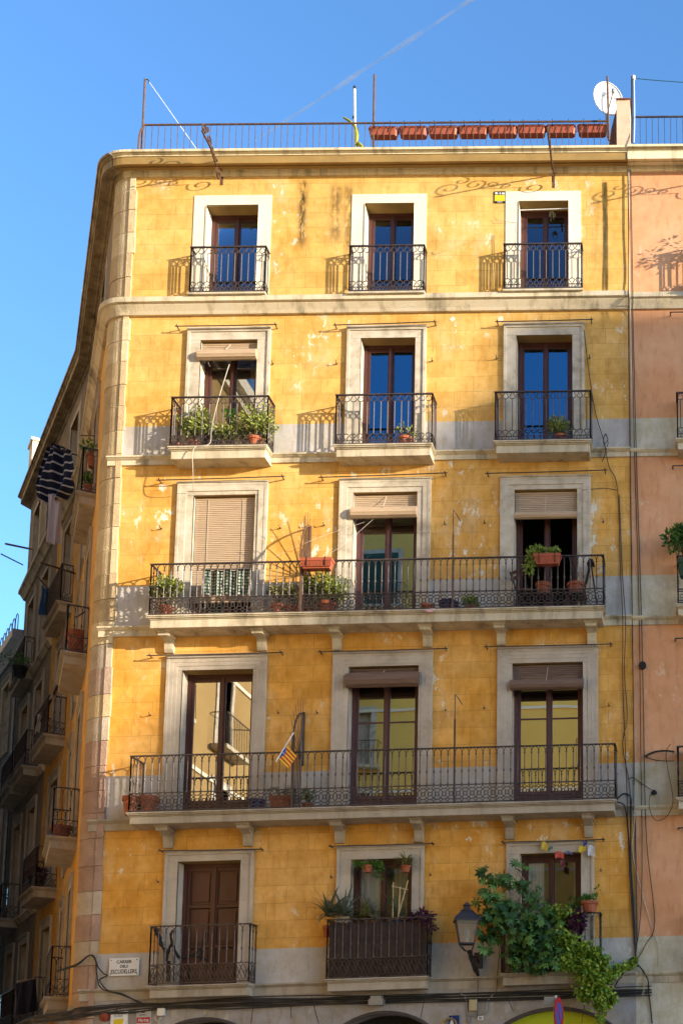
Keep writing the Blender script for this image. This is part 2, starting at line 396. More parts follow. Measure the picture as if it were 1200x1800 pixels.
V_LEDGE5T, V_LEDGE5B = vband(519, 510, .2), vband(538, 532, .2)
WAIN = {4: (vband(751, 735), vband(802, 788, .05)), 3: (vband(1031, 1012), vband(1101, 1083, .05)), 2: (vband(1365, 1341), vband(1443, 1414, .05)), 1: (vband(1677, 1648), vband(1741, 1706, .05))}
BANDB = {4: vband(819, 804), 3: vband(1119, 1101), 2: vband(1460, 1437), 1: vband(1761, 1728)}
V_TOP = UV(650, 258, .36)[1]

# ------------------------------------------------------------------ the street and its far sides
root_y = thing('apartment_building', (-6, 1, 0), 'ochre yellow corner house with grey stone window frames and iron balconies', 'building')
root_s = thing('apartment_building', (2, 1, 0), 'salmon pink apartment house at the right edge, joined to the yellow corner house', 'building')
root_g = thing('apartment_building', tuple(S2.pt(6.4, -1, 0)), 'beige house in shade down the side street, behind the yellow corner house', 'building')
root_b = thing('apartment_building', tuple(S3.pt(4, -1, 0)), 'blue grey house at the far left edge, lowest of the row down the side street', 'building')

def wallgrid(mb, fr, u0, u1, v0, v1, holes, bands=(), d=0.0, slot=1):
    """wall sheet with window holes; bands = (v0, v1) strips that take material slot 1"""
    us = {u0, u1}; vs = {v0, v1}
    for a, b, c, e in holes: us |= {a, b}; vs |= {c, e}
    for a, b in bands: vs |= {a, b}
    us = sorted(x for x in us if u0 <= x <= u1); vs = sorted(x for x in vs if v0 <= x <= v1)
    mb.uvw = mb.uvw or []
    for i in range(len(us) - 1):
        for j in range(len(vs) - 1):
            cu, cv = (us[i] + us[i + 1]) / 2, (vs[j] + vs[j + 1]) / 2
            if any(a < cu < b and c < cv < e for a, b, c, e in holes): continue
            mi = slot if any(a < cv < b for a, b in bands) else 0
            q = [(us[i], vs[j]), (us[i + 1], vs[j]), (us[i + 1], vs[j + 1]), (us[i], vs[j + 1])]
            mb.quad(*[fr.pt(a, d, b) for a, b in q], mi=mi)
            mb.uvw += [(a, b, 0) for a, b in q]

# ------------------------------------------------------------------ windows
def window(root, fr, u0, u1, vb, vt, rev=.24, style='glass', wood=None, panel=0.0, muntin=None, glass=None, curtains=(), sur=None, surm=None, earm=None, head=.07, room=True, steps=1, vbs=None):
    """opening u0..u1, vb..vt; sur=(left, right, top) outer edge of the stone surround"""
    wood = wood or m_wood; glass = glass or m_glass
    b = MB(); f0, f1 = -rev - .06, -rev
    st = .075; mid = (u0 + u1) / 2
    b.box(fr, u0, u0 + st, f0, f1, vb, vt); b.box(fr, u1 - st, u1, f0, f1, vb, vt); b.box(fr, u0 + st, u1 - st, f0, f1, vt - head, vt)
    g0, g1 = f0 - .005, f1 - .02                                     # leaves sit a little back
    gb = vb + panel if panel else vb + .06
    leaves = [(u0 + st, mid), (mid, u1 - st)]
    panes = []
    for k, (a, c) in enumerate(leaves):
        sa = .055 if k == 0 else .06; sc_ = .06 if k == 0 else .055
        b.box(fr, a + .004, a + sa, g0, g1, vb + .02, vt - head); b.box(fr, c - sc_, c - .002, g0, g1 + .012 * (k == 0), vb + .02, vt - head)
        b.box(fr, a + sa, c - sc_, g0, g1, vt - head - .07, vt - head)
        b.box(fr, a + sa, c - sc_, g0, g1, vb + .02, vb + .1)
        if panel:
            b.box(fr, a + sa, c - sc_, g0, g1, gb - .07, gb)
            b.box(fr, a + sa, c - sc_, g0 + .015, g1 - .02, vb + .1, gb - .07)
            b.box(fr, a + sa + .03, c - sc_ - .03, g1 - .02, g1 - .006, vb + .13, gb - .1, top=(.0, 0))
            n = 6; w_ = (c - sc_ - a - sa - .1) / n
            for i in range(n): b.box(fr, a + sa + .05 + i * w_ + .01, a + sa + .05 + (i + 1) * w_ - .01, g1 - .007, g1 + .004, gb - .17, gb - .12)
        y0, y1 = (gb if panel else vb + .1), vt - head - .07
        if muntin:
            for mfrac in muntin:
                vm = y0 + (y1 - y0) * mfrac; b.box(fr, a + sa, c - sc_, g0 + .005, g1 - .005, vm - .014, vm + .014)
        panes.append((a + sa, c - sc_, y0, y1))
    b.box(fr, mid - .03, mid + .03, g1, g1 + .03, vb + .02, vt - head - .005)
    b.box(fr, u0 + st, u1 - st, f0, f1 + .01, vb, vb + .02)
    if style == 'wood':
        for (a, c, y0, y1) in panes:
            for q0, q1 in ((0, .3), (.34, .66), (.7, 1)):
                ya, yb = y0 + (y1 - y0) * q0, y0 + (y1 - y0) * q1
                b.box(fr, a, c, g0 + .012, g1 - .03, ya, yb)
                b.box(fr, a + .04, c - .04, g1 - .03, g1 - .01, ya + .05, yb - .05, top=(.0, 0))
            for q in (.32, .68):
                vm = y0 + (y1 - y0) * q; b.box(fr, a, c, g0, g1 + .006, vm - .03, vm + .03)
    wn = b.build('window', wood, root)
    if style == 'glass':
        for (a, c, y0, y1) in panes:
            g = MB(); g.box(fr, a - .004, c + .004, g0 + .016, g0 + .024, y0 - .004, y1 + .004); g.build('pane', glass, wn)
    for (ca, cb, cm, vlo) in curtains:
        c = MB(); n = 40
        pts = []
        for i in range(n + 1):
            t = i / n; u = u0 + (u1 - u0) * (ca + (cb - ca) * t); dd = -rev - .085 + .012 * sin(t * 34) + .006 * sin(t * 77 + 1)
            pts += [fr.pt(u, dd, vb + (vt - vb) * vlo), fr.pt(u + .01 * sin(t * 21), dd + .004, vt - head)]
        c.add(pts, [(2 * i, 2 * i + 2, 2 * i + 3, 2 * i + 1) for i in range(n)]); c.build('curtain', cm, wn, smooth=True)
    if room:
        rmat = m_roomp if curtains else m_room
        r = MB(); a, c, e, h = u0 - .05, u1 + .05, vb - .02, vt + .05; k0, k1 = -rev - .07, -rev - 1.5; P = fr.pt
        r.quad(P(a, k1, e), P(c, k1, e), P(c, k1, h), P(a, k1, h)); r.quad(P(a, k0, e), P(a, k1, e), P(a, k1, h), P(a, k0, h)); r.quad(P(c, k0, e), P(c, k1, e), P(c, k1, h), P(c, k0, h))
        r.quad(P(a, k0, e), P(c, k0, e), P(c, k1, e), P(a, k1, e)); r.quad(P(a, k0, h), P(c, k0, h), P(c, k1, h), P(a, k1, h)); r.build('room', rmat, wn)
    s = MB(); P = fr.pt; D = .03
    vbs = vb if vbs is None else vbs
    s.quad(P(u0, D, vbs), P(u0, f0, vbs), P(u0, f0, vt), P(u0, D, vt)); s.quad(P(u1, D, vbs), P(u1, f0, vbs), P(u1, f0, vt), P(u1, D, vt))
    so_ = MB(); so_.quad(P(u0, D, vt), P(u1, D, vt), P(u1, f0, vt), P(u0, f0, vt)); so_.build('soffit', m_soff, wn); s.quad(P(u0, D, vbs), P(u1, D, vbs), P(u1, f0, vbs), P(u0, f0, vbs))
    if sur:
        ol, orr, ot = sur; e = .055
        if steps == 0:
            s.box(fr, ol, u0, -.01, .014, vbs, vt); s.box(fr, u1, orr, -.01, .014, vbs, vt); s.box(fr, ol, orr, -.01, .014, vt, ot)
            for q in s.v: pass
        else:
            cuts = [vbs + (vt - vbs) * t for t in (0, .34, .67, 1)]
            for i in range(3):
                j = .002 * (i % 2)
                s.box(fr, ol + e, u0, -.01, D + j, cuts[i] + .003, cuts[i + 1]); s.box(fr, u1, orr - e, -.01, D + j, cuts[i] + .003, cuts[i + 1])
            s.box(fr, ol + e, orr - e, -.01, D + .003, vt + .003, ot - e)
            s.box(fr, ol, ol + e, -.01, .055, vbs, ot); s.box(fr, orr - e, orr, -.01, .055, vbs, ot); s.box(fr, ol + e, orr - e, -.01, .054, ot - e, ot)
            s.box(fr, ol - .012, orr + .012, -.01, .075, ot, ot + .03)
            if steps > 1:
                w1 = .055
                for k in range(steps - 1):
                    q = e + (k + 1) * (u0 - ol - e) / (steps + .2); dd = D + .018 - .006 * k
                    s.box(fr, ol + e, ol + q, D + .001, dd, vbs, ot - q); s.box(fr, orr - q, orr - e, D + .001, dd, vbs, ot - q); s.box(fr, ol + e, orr - e, D + .001, dd + .001, ot - q, ot - e)
    s.build('surround', surm or m_stone, wn)
    return wn

# ------------------------------------------------------------------ ironwork
def railing(root, fr, u0, u1, dep, vb, vt, pitch, kind, vm=None, name='railing', mt=None, sides=(1, 1)):
    b = MB(); segs = []
    if sides[0]: segs.append(((u0, .0), (u0, dep)))
    segs.append(((u0, dep), (u1, dep)))
    if sides[1]: segs.append(((u1, dep), (u1, .0)))
    h = vt - vb
    if vm is None: vm = vb + .3 * h
    for (a, c) in segs:
        Ls = hypot(c[0] - a[0], c[1] - a[1]); n = max(1, round(Ls / pitch)); p = Ls / n
        def pt(x, v, o=0.0):
            t = x / Ls; return fr.pt(a[0] + (c[0] - a[0]) * t, a[1] + (c[1] - a[1]) * t + o, v)
        def bar(v, hw, hh):
            q = MB()
            if abs(c[1] - a[1]) < 1e-6: b.box(fr, min(a[0], c[0]) - hw, max(a[0], c[0]) + hw, a[1] - hw, a[1] + hw, v - hh, v + hh)
            else: b.box(fr, a[0] - hw, a[0] + hw, min(a[1], c[1]), max(a[1], c[1]) - hw, v - hh + .001, v + hh - .001)
        bar(vt, .021, .011); bar(vb, .014, .010)
        tb = .009
        if kind == 'A':
            H = .15; H2 = .13; sc_ = .085
            bar(vb + sc_ + .0, .006, .004)
            for i in range(n):
                x = (i + .5) * p
                pe = [(-.10, 0), (-.14, -.22), (-.36, -.52), (-.43, -.72), (-.28, -.92), (0, -1.0), (.28, -.92), (.43, -.72), (.36, -.52), (.14, -.22), (.10, 0)]
                b.tube([pt(x + e * p, vt + f * H) for e, f in pe], tb, 4)
                b.tube([pt(x + e * p, vb + sc_ - f * H2) for e, f in pe], tb, 4)
                b.tube([pt(x, vb + sc_ + H2), pt(x, vt - H)], .0105, 5)
                for sg in (-1, 1):
                    b.tube([pt(x + sg * p * .25 + p * .19 * cos(q), vb + sc_ * .5 + sc_ * .42 * sin(q)) for q in [2 * pi * k / 9 for k in range(9)]], .0072, 4, closed=True)
        else:
            bar(vm, .012, .009)
            ah = .12
            for i in range(n + 1):
                x = i * p
                if 0 < i < n or True:
                    e = max(.0, min(Ls, x))
                    prof = [(vm, .017), (vm + .03, .017), (vm + .045, .010)]
                    k = (i % 2)
                    vk = vm + (.44 + .0 * k) * (vt - ah - vm)
                    prof += [(vk - .035, .010), (vk - .02, .019), (vk + .02, .019), (vk + .035, .010)]
                    prof += [(vt - ah - .03, .010), (vt - ah - .012, .020), (vt - ah + .015, .012)]
                    b.tube([pt(e, v) for v, r in prof], [r for v, r in prof], 5)
                if i < n:
                    b.tube([pt(x + p * (.5 - .5 * cos(pi * t / 6)), vt - ah + (ah - .008) * (sin(pi * t / 6) ** .75)) for t in range(7)], tb, 4)
            hb = vm - vb; cv = (vm + vb) / 2
            for i in range(n):
                x = (i + .5) * p
                if kind in ('C', 'R'):
                    r = min(hb * .36, p * .8); m_ = 14
                    def ring(xc, vc, r, seg=m_):
                        pts = [(xc + r * cos(2 * pi * k / seg), vc + r * sin(2 * pi * k / seg)) for k in range(seg)]
                        if min(q[0] for q in pts) < -.005 or max(q[0] for q in pts) > Ls + .005:
                            pts = [(min(max(q[0], 0), Ls), q[1]) for q in pts]
                        b.tube([pt(*q) for q in pts], .0088, 4, closed=True)
                    ring(x, cv, r); ring(x, cv, r * .36, 9)
                    for top in (0, 1):
                        vv = vm if top else vb; sg = -1 if top else 1
                        b.tube([pt(x - p * .5 + p * .5 * (1 - cos(pi * k / 6)) , vv + sg * hb * .2 * sin(pi * k / 6)) for k in range(7)], .0075, 4)
                else:                                                        # running S waves
                    for o in (0, .5):
                        pts = []
                        for k in range(11):
                            t = k / 10; xx = x + (t - .5) * p * 1.9 + (o - .25) * p; vv = vb + hb * (.5 - .5 * sin((t - .5) * pi)) if o == 0 else vb + hb * (.5 + .42 * sin((t - .5) * 2 * pi))
                            pts.append((min(max(xx, 0), Ls), vv))
                        b.tube([pt(*q) for q in pts], .008, 4)
                    b.tube([pt(x + .022 * cos(2 * pi * k / 8), cv + .022 * sin(2 * pi * k / 8)) for k in range(8)], .0055, 4, closed=True)
        b.tube([pt(0, vb - .02), pt(0, vt)], .015, 4); b.tube([pt(Ls, vb - .02), pt(Ls, vt)], .015, 4)
    return b.build(name, mt or m_iron, root)

def slab(mb, fr, u0, u1, dep, vt, lip=.06, fas=.17):
    mb.box(fr, u0 - .05, u1 + .05, -.02, dep + .07, vt - lip * .55, vt)
    mb.box(fr, u0 - .035, u1 + .035, -.02, dep + .05, vt - lip, vt - lip * .55)
    mb.box(fr, u0 - .012, u1 + .012, -.02, dep + .02, vt - lip - .022, vt - lip)
    mb.box(fr, u0, u1, -.02, dep, vt - lip - .022 - fas, vt - lip - .022)
def console(mb, fr, u, vt, h, dep, w_=.17):
    pr = [(0, vt - h), (.055, vt - h + .01), (.085, vt - h + .07), (.09, vt - h + .15), (.11, vt - h + .22), (dep * .55, vt - h + .27), (dep * .75, vt - .1), (dep * .76, vt - .09)]
    pr = [(d, min(v, vt - .09)) for d, v in pr] + [(0, vt - .09)]
    mb.prism(fr, pr, u - w_ / 2, u + w_ / 2)
    mb.box(fr, u - w_ / 2 - .02, u + w_ / 2 + .02, -.01, dep * .8, vt - .09, vt - .03); mb.box(fr, u - w_ / 2 - .04, u + w_ / 2 + .04, -.01, dep * .86, vt - .03, vt + .005)

# ------------------------------------------------------------------ the front's openings: (left, right, head) and surround (left, right, head) in photo pixels
WIN = {
 (5, 0): ((362.4, 454.5, 359.3), (340.7, 476.7, 340.3)), (5, 1): ((641, 728, 356), (618, 749, 338)), (5, 2): ((911.5, 999, 352), (888, 1020, 333)),
 (4, 0): ((353, 452.6, 597), (330, 475.5, 577.5)), (4, 1): ((634, 730, 593.5), (610, 748.6, 574.5)), (4, 2): ((907, 1005.5, 588.5), (885, 1026, 569.5)),
 (3, 0): ((340.4, 448.8, 870), (312.5, 470.4, 848)), (3, 1): ((621.4, 733.3, 865), (596.7, 757, 842.5)), (3, 2): ((903.7, 1013.8, 860), (879, 1037.6, 838)),
 (2, 0): ((320.3, 445, 1177.5), (293.7, 468.8, 1152)), (2, 1): ((613, 735.8, 1171), (585, 760, 1148)), (2, 2): ((900, 1023.9, 1165), (873.9, 1050, 1139.5)),
 (1, 0): ((313, 423, 1514), (290, 446, 1497)), (1, 1): ((617, 724, 1510.3), (592, 745, 1489)), (1, 2): ((913.8, 1020.6, 1500), (889.5, 1043.6, 1481))}
def opening(k):
    o, s_ = WIN[k]
    u0, va = UV(o[0], o[2], .03); u1, vb_ = UV(o[1], o[2], .03); vt = (va + vb_) / 2
    ol, _ = UV(s_[0], s_[2], .05); orr, _ = UV(s_[1], s_[2], .05); ot = (UV(s_[0], s_[2], .05)[1] + UV(s_[1], s_[2], .05)[1]) / 2
    return u0, u1, vt, ol, orr, ot
def mid2(l, r, d): a = UV(*l, d); b = UV(*r, d); return a[0], b[0], (a[1] + b[1]) / 2
BAL = {}
def bal(k, dep, tl, tr, bl, br, slabtop, slabbot, ml=None, mr=None):
    u0, u1, vt = mid2(tl, tr, dep); _, _, vb = mid2(bl, br, dep)
    vm = mid2(ml, mr, dep)[2] if ml else None
    vs = mid2(*slabtop, dep)[2] if slabtop else None; vf = mid2(*slabbot, dep)[2] if slabbot else None
    BAL[k] = dict(u0=u0, u1=u1, vt=vt, vb=vb, vm=vm, vs=vs, vf=vf, dep=dep)
bal((5, 0), .22, (336.5, 434.5), (467, 433), (337, 512), (467, 511), None, None)
bal((5, 1), .22, (615, 432), (745, 431), (614, 511), (743, 509), None, None)
bal((5, 2), .22, (886, 429.5), (1021.5, 427), (886.5, 507), (1021.5, 504), None, None)
bal((4, 0), .36, (302.8, 698), (471.5, 696.7), (302, 783), (468, 781), ((300, 787), (469, 784)), ((304, 807), (467, 804)))
bal((4, 1), .36, (591.5, 694.3), (759.5, 692), (590, 780.5), (758, 778.5), ((589, 784), (758, 781)), ((593, 803), (757, 800)))
bal((4, 2), .36, (870.5, 689.7), (1036.7, 686.3), (871, 774), (1038, 771), ((870, 777), (1038, 774)), ((873, 797), (1037, 793)))
bal((3, 0), .46, (266.5, 991.5), (1059.3, 976.7), (259, 1079), (1060.5, 1065), ((258, 1083), (1062, 1067)), ((262, 1103), (1059.5, 1088)), (260, 1050.7), (1059.3, 1035.5))
bal((2, 0), .52, (231, 1329.5), (1080, 1308), (223.5, 1426), (1081, 1403), ((222, 1430), (1083, 1406)), ((225, 1449), (1081, 1426)), (225, 1395), (1080, 1372.7))
bal((1, 0), .32, (266, 1629), (440, 1624.5), (262, 1730), (436, 1725), ((261, 1734), (436.5, 1729.5)), ((266, 1755), (434, 1750.5)), (264, 1697), (437, 1692.8))
bal((1, 1), .32, (576, 1616.6), (751.5, 1613.4), (575, 1720), (752, 1715), ((575, 1722), (752, 1717)), ((579, 1743), (753, 1738.5)), (576, 1685.4), (752, 1681.7))
bal((1, 2), .32, (882, 1609), (1054, 1606), (882, 1710), (1053, 1706), ((881, 1711.5), (1054, 1707)), ((885, 1733), (1052, 1728)), (882, 1677), (1054, 1673))
floor = {5: V_LEDGE5T + .03}
for l in (4, 3, 2, 1): floor[l] = sum(BAL[k]['vs'] for k in BAL if k[0] == l) / len([k for k in BAL if k[0] == l]) - .01

holes = []
for k in WIN:
    u0, u1, vt, *_ = opening(k); holes.append((u0, u1, floor[k[0]], vt))
V_G = BANDB[1]
wb = MB(); wallgrid(wb, FA, UL, UR, V_G, V_TOP - .2, holes, [(BANDB[l], WAIN[l][0]) for l in WAIN])
# side street walls of the yellow house
sh1, sh2, shg = [], [], []
SIDEW = []
for l in (5, 4, 3, 2, 1):
    vt_ = sum(opening((l, c))[2] for c in range(3)) / 3
    for (fr_, lst, uc) in ((S1, sh1, 2.4), (S1, sh1, 5.5), (S2, sh2, 1.75), (S2, shg, 5.2), (S2, shg, 7.7)):
        hw = .55; fl = floor[l] - (.0 if l < 5 else 0); lst.append((uc - hw, uc + hw, fl, vt_)); SIDEW.append((l, fr_, uc, hw, fl, vt_))
tb_ = [(V_LEDGE5B, V_TOP)]; wallgrid(wb, S1, 0, L1, V_G, V_TOP - .2, sh1, tb_, slot=2); wallgrid(wb, S2, 0, L2, V_G, V_TOP - .2, sh2, tb_, slot=2)
wb.build('wall', [m_yel, m_stucco, m_gry], root_y)

for k in WIN:
    u0, u1, vt, ol, orr, ot = opening(k); l, c = k; vb = floor[l]
    kw = dict(sur=(ol, orr, ot))
    if l == 5: kw.update(steps=0, surm=m_cream, rev=.27, glass=m_glassd)
    elif l == 4: kw.update(panel=.2, rev=.22)
    elif l == 3: kw.update(panel=.36, steps=2, wood=m_wood2 if c == 1 else m_wood)
    elif l == 2: kw.update(panel=.42, steps=3, wood=m_wood2 if c else m_wood, glass=m_glassg if c else m_glassw, muntin=(.62,) if c else None)
    if l <= 2: kw.update(surm=m_stonel)
    if k == (1, 0): kw.update(style='wood', wood=m_door)
    if k == (1, 1): kw.update(glass=m_glassc, rev=.17, curtains=[(.08, .52, m_curt, 0), (.66, .98, m_curty, 0)])
    if k == (1, 2): kw.update(glass=m_glassc, rev=.17, curtains=[(.04, .36, m_curt, 0), (.86, .97, m_curty, 0)])
    if k == (5, 0): kw.update(curtains=[(.86, .96, m_curt, .0)])
    if k == (4, 0): kw.update(glass=m_glassc, curtains=[(.8, .96, m_curty, .0)])
    if k == (3, 1): kw.update(glass=m_glassn)
    if k == (3, 2): kw.update(style='open')
    window(root_y, FA, u0, u1, vb, vt, **kw)
for (l, fr_, uc, hw, fl, vt_) in SIDEW:
    g = fr_ is S2 and uc > 4
    window(root_g if g else root_y, fr_, uc - hw, uc + hw, fl, vt_, sur=(uc - hw - .2, uc + hw + .2, vt_ + .22), steps=0 if l == 5 else 1, surm=m_stonel, glass=m_glass, wood=m_wood)

# balconies of the front
CONS = {3: (299, 461.5, 593, 752, 881, 1040), 2: (297, 437, 598, 737, 896, 1035)}
CONY = {3: (1150, 1146, 1145, 1139, 1136, 1135), 2: (1493, 1489, 1484, 1482, 1477, 1474)}
BALO = {}
for k, q in BAL.items():
    l = k[0]; b = MB()
    if l == 5:
        b.box(FA, q['u0'] - .03, q['u1'] + .03, -.02, q['dep'] + .03, q['vb'] - .075, q['vb'] - .03)
        q['vs'] = q['vb'] - .03
    else: slab(b, FA, q['u0'] + .02, q['u1'] - .02, q['dep'], q['vs'], .055, max(.1, q['vs'] - q['vf'] - .077))
    bo = b.build('balcony', m_slab if l > 2 else m_slabl, root_y, bevel=.008); BALO[k] = bo
    if l >= 4: railing(bo, FA, q['u0'], q['u1'], q['dep'], q['vb'], q['vt'], .137, 'A')
    else: railing(bo, FA, q['u0'], q['u1'], q['dep'], q['vb'], q['vt'], {3: .1275, 2: .133, 1: .14}[l], {3: 'C', 2: 'R', 1: 'S'}[l], vm=q['vm'])
    if l in CONS:
        for px, py in zip(CONS[l], CONY[l]):
            u, vbt = UV(px, py); top = q['vf'] - .0
            cb = MB(); console(cb, FA, u, top, top - vbt, q['dep'] - .05); cb.build('console', m_slab if l > 2 else m_slabl, bo)
# side balconies
for l in (4, 3, 2, 1):
    for fr_, uc in ((S1, 2.4), (S2, 1.75), (S2, 5.2), (S2, 7.7)):
        if uc == 5.2 and l in (4, 2): continue
        r_ = root_g if uc > 4 else root_y
        b = MB(); dp = {4: .3, 3: .42, 2: .48, 1: .36}[l]; slab(b, fr_, uc - 1.05, uc + 1.05, dp, floor[l] + .01)
        bo = b.build('balcony', m_slabl, r_); railing(bo, fr_, uc - 1.03, uc + 1.03, dp - .03, floor[l] + .06, floor[l] + 1.03, .15, 'A' if l == 4 else 'S', vm=floor[l] + .36)

# corner quoins: each course a curved block
qb = MB(); v = 0.2; i = 0
pal_lo = [(.42, .29, .22), (.46, .38, .29), (.40, .27, .21), (.50, .42, .33), (.44, .33, .26), (.38, .25, .19)]
pal_hi = [(.58, .45, .27), (.66, .54, .34), (.52, .40, .24), (.62, .49, .30)]
qpath = [(UL, 0, SK * UL), (TX, 0, SK * TX)] + [(x, y, SZ) for x, y in ARC[1:]] + [tuple((o1 + d1 * .05)[:2]) + (SZ,)]
while v < V_TOP - .25:
    h = random.uniform(.44, .56); v1 = min(v + h, V_TOP - .2)
    c = random.choice(pal_lo) if v < 8.5 else random.choice(pal_lo + pal_hi) if v < 12 else random.choice(pal_hi)
    e = random.uniform(.010, .022); n0 = len(qb.f)
    qb.sweep(qpath, [(-.05, v + .004), (e, v + .004), (e, v1 - .004), (-.05, v1 - .004)])
    for j in range(n0, len(qb.f)): qb.c[j] = c
    n0 = len(qb.f)                                                    # the flat margin stone next to the render, a step proud
    e2 = e + random.uniform(.018, .028); uu = UL + random.uniform(.0, .05)
    qb.box(FA, UL - .1, uu, -.02, e2, v + .006, v1 - .006)
    for j in range(n0, len(qb.f)): qb.c[j] = tuple(x * 1.06 for x in c)
    v = v1
qb.build('quoin', m_quoin, root_y)

# cornice, string course, bands
def prof_cornice(x0=650):
    y = lambda p, d: UV(650, p, d)[1]
    return [(-.02, y(306, .03)), (.035, y(306, .03)), (.035, y(297, .03)), (.07, y(296, .06)), (.10, y(293, .1)), (.16, y(290.5, .16)), (.16, y(288.5, .16)), (.28, y(284, .28)),
            (.28, y(271, .28)), (.295, y(270.6, .29)), (.295, y(268.4, .29)), (.31, y(267, .31)), (.335, y(262.5, .33)), (.36, y(262, .36)), (.37, y(258, .37)), (-.02, y(258, .37) + .02)]
PC = prof_cornice()
OUT = lambda path: path
m_cornb = mat('brown_cornice_stone', (.34, .26, .155), (.12, .09, .055), .9, 1.6, .4, 30, stretch=(2, 2, .3), c3=(.52, .42, .27))  # darker brown stone for the side-street cornices
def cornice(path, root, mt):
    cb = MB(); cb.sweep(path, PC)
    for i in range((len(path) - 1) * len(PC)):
        if 3 <= i % len(PC) <= 7: cb.mi[i] = 1  # underside faces get the painted shade tone
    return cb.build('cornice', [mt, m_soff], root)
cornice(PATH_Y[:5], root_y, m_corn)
cb = MB(); cb.sweep(PATH_Y[4:], [(d - .002, v) for d, v in PC]); cb.build('cornice', m_cornb, root_y)
def ledge(vt, vb, d): h = vt - vb; return [(-.02, vb), (d * .3, vb), (d * .42, vb + h * .18), (d * .72, vb + h * .5), (d * .75, vb + h * .56), (d, vb + h * .62), (d, vt - .015), (d * .9, vt), (-.02, vt + .02)]
lb = MB(); lb.sweep(PATH_Y, ledge(V_LEDGE5T, V_LEDGE5B - .06, .2)); lb.build('string_course', m_band, root_y)
for l in (4, 3, 2, 1):
    lb = MB(); t, bt = WAIN[l][1], BANDB[l]
    for lo, hi in ((-11.5, UR - .002),):
        lb.prism(FA, [(-.02, bt), (.035, bt), (.035, t - .075), (.06, t - .06), (.075, t - .045), (.1, t - .03), (.1, t), (-.02, t + .012)], lo, hi)
    lb.build('string_course', m_band if l > 2 else m_slabl, root_y)
# awning rods on two hooks
RODS = {4: (((307, 573), (487, 570)), ((585, 571), (767, 565)), ((870, 565), (1042, 561))), 3: (((275, 844), (500, 837)), ((560, 839), (786, 831)), ((852, 832), (1067, 826))),
        2: (((258, 1152.5), (498, 1147)), ((558, 1146), (787, 1140)), ((850, 1137), (1077, 1132))), 1: (((278, 1496), (462, 1493)), ((577, 1488), (763, 1483)), ((880, 1481), (1063, 1476)))}
for l in RODS:
    for a, b_ in RODS[l]:
        rb = MB(); p, q = PT(*a, .13), PT(*b_, .13); rb.tube([p, p.lerp(q, .5) - V((0, 0, .006)), q], .0115, 6)
        for t in (.02, .98):
            x = p.lerp(q, t); rb.tube([x + V((0, .135, .0)), x + V((0, 0, 0)), x + V((0, -.02, .03))], .013, 5)
        rb.build('awning_rod', m_iron, root_y)
for px, py in ((369, 644), (480, 640), (592, 640), (760, 635), (873, 631), (1036, 630), (284, 930), (493, 929), (543, 925), (570, 924), (782, 922), (852, 920), (1060, 918), (265, 1258), (490, 1254), (558, 1254), (783, 1249), (851, 1246), (1070, 1241), (279, 1551), (583, 1543), (757, 1539), (1056, 1531)):
    hb = MB(); p = PT(px, py); hb.tube([p + V((0, .01, 0)), p + V((0, -.08, 0)), p + V((0, -.085, .035))], .009, 5); hb.lathe(p + V((0, -.02, 0)), [(.0, -.018), (.018, -.01), (.018, .01), (0, .018)], 8, cap=False)
    hb.build('hook', m_iron, root_y)
# roof deck
rb = MB()
flat = [(UR, .3), (TX, .3), (ARC[-1][0] + .2, ARC[-1][1] + .3), tuple((o2 + V((.2, .2, 0)))[:2]), tuple((o2 + d2 * L2)[:2]), (UR, 13)]
rb.add([(x, y, V_TOP - .12 + SZ) for x, y in flat], [tuple(range(len(flat)))]); rb.build('roof', m_tile, root_y)
# back walls keep the light out of the house
bw = MB(); bw.uvw = None
e_ = o2 + d2 * L2
for a, b_ in (((UR, 13), (e_.x, e_.y)), ((UR, 0.4), (UR, 13))):
    bw.quad((a[0], a[1], 0), (b_[0], b_[1], 0), (b_[0], b_[1], V_TOP - .15 + SZ), (a[0], a[1], V_TOP - .15 + SZ))
bw.build('rear_wall', m_conc, root_y)
# roof railing: left end bends back
rr = MB(); yt = .16
a = PT(262, 219.3, yt); c = PT(1066, 212, yt)
ua, uc_ = UV(258, 219.3, yt)[0], UV(1066, 212, yt)[0]; vt_ = (UV(258, 219.3, yt)[1] + UV(1066, 212, yt)[1]) / 2; vb_ = V_TOP - .02
rr.tube(spline([FA.pt(ua - .18, yt - .05, vb_), FA.pt(ua - .15, yt - .03, vt_ - .2), FA.pt(ua - .06, yt, vt_ - .02), FA.pt(ua, yt, vt_)], 5) + [FA.pt(ua + (uc_ - ua) * t / 20, yt, vt_) for t in range(1, 21)], .021, 6)
n = 72
for i in range(n + 1):
    u = ua - .02 + (uc_ - ua + .02) * i / n
    rr.tube([FA.pt(u, yt, vb_ - .05), FA.pt(u + random.uniform(-.006, .006), yt, vt_)], .0075, 4)
rr.build('roof_railing', m_rust, root_y)
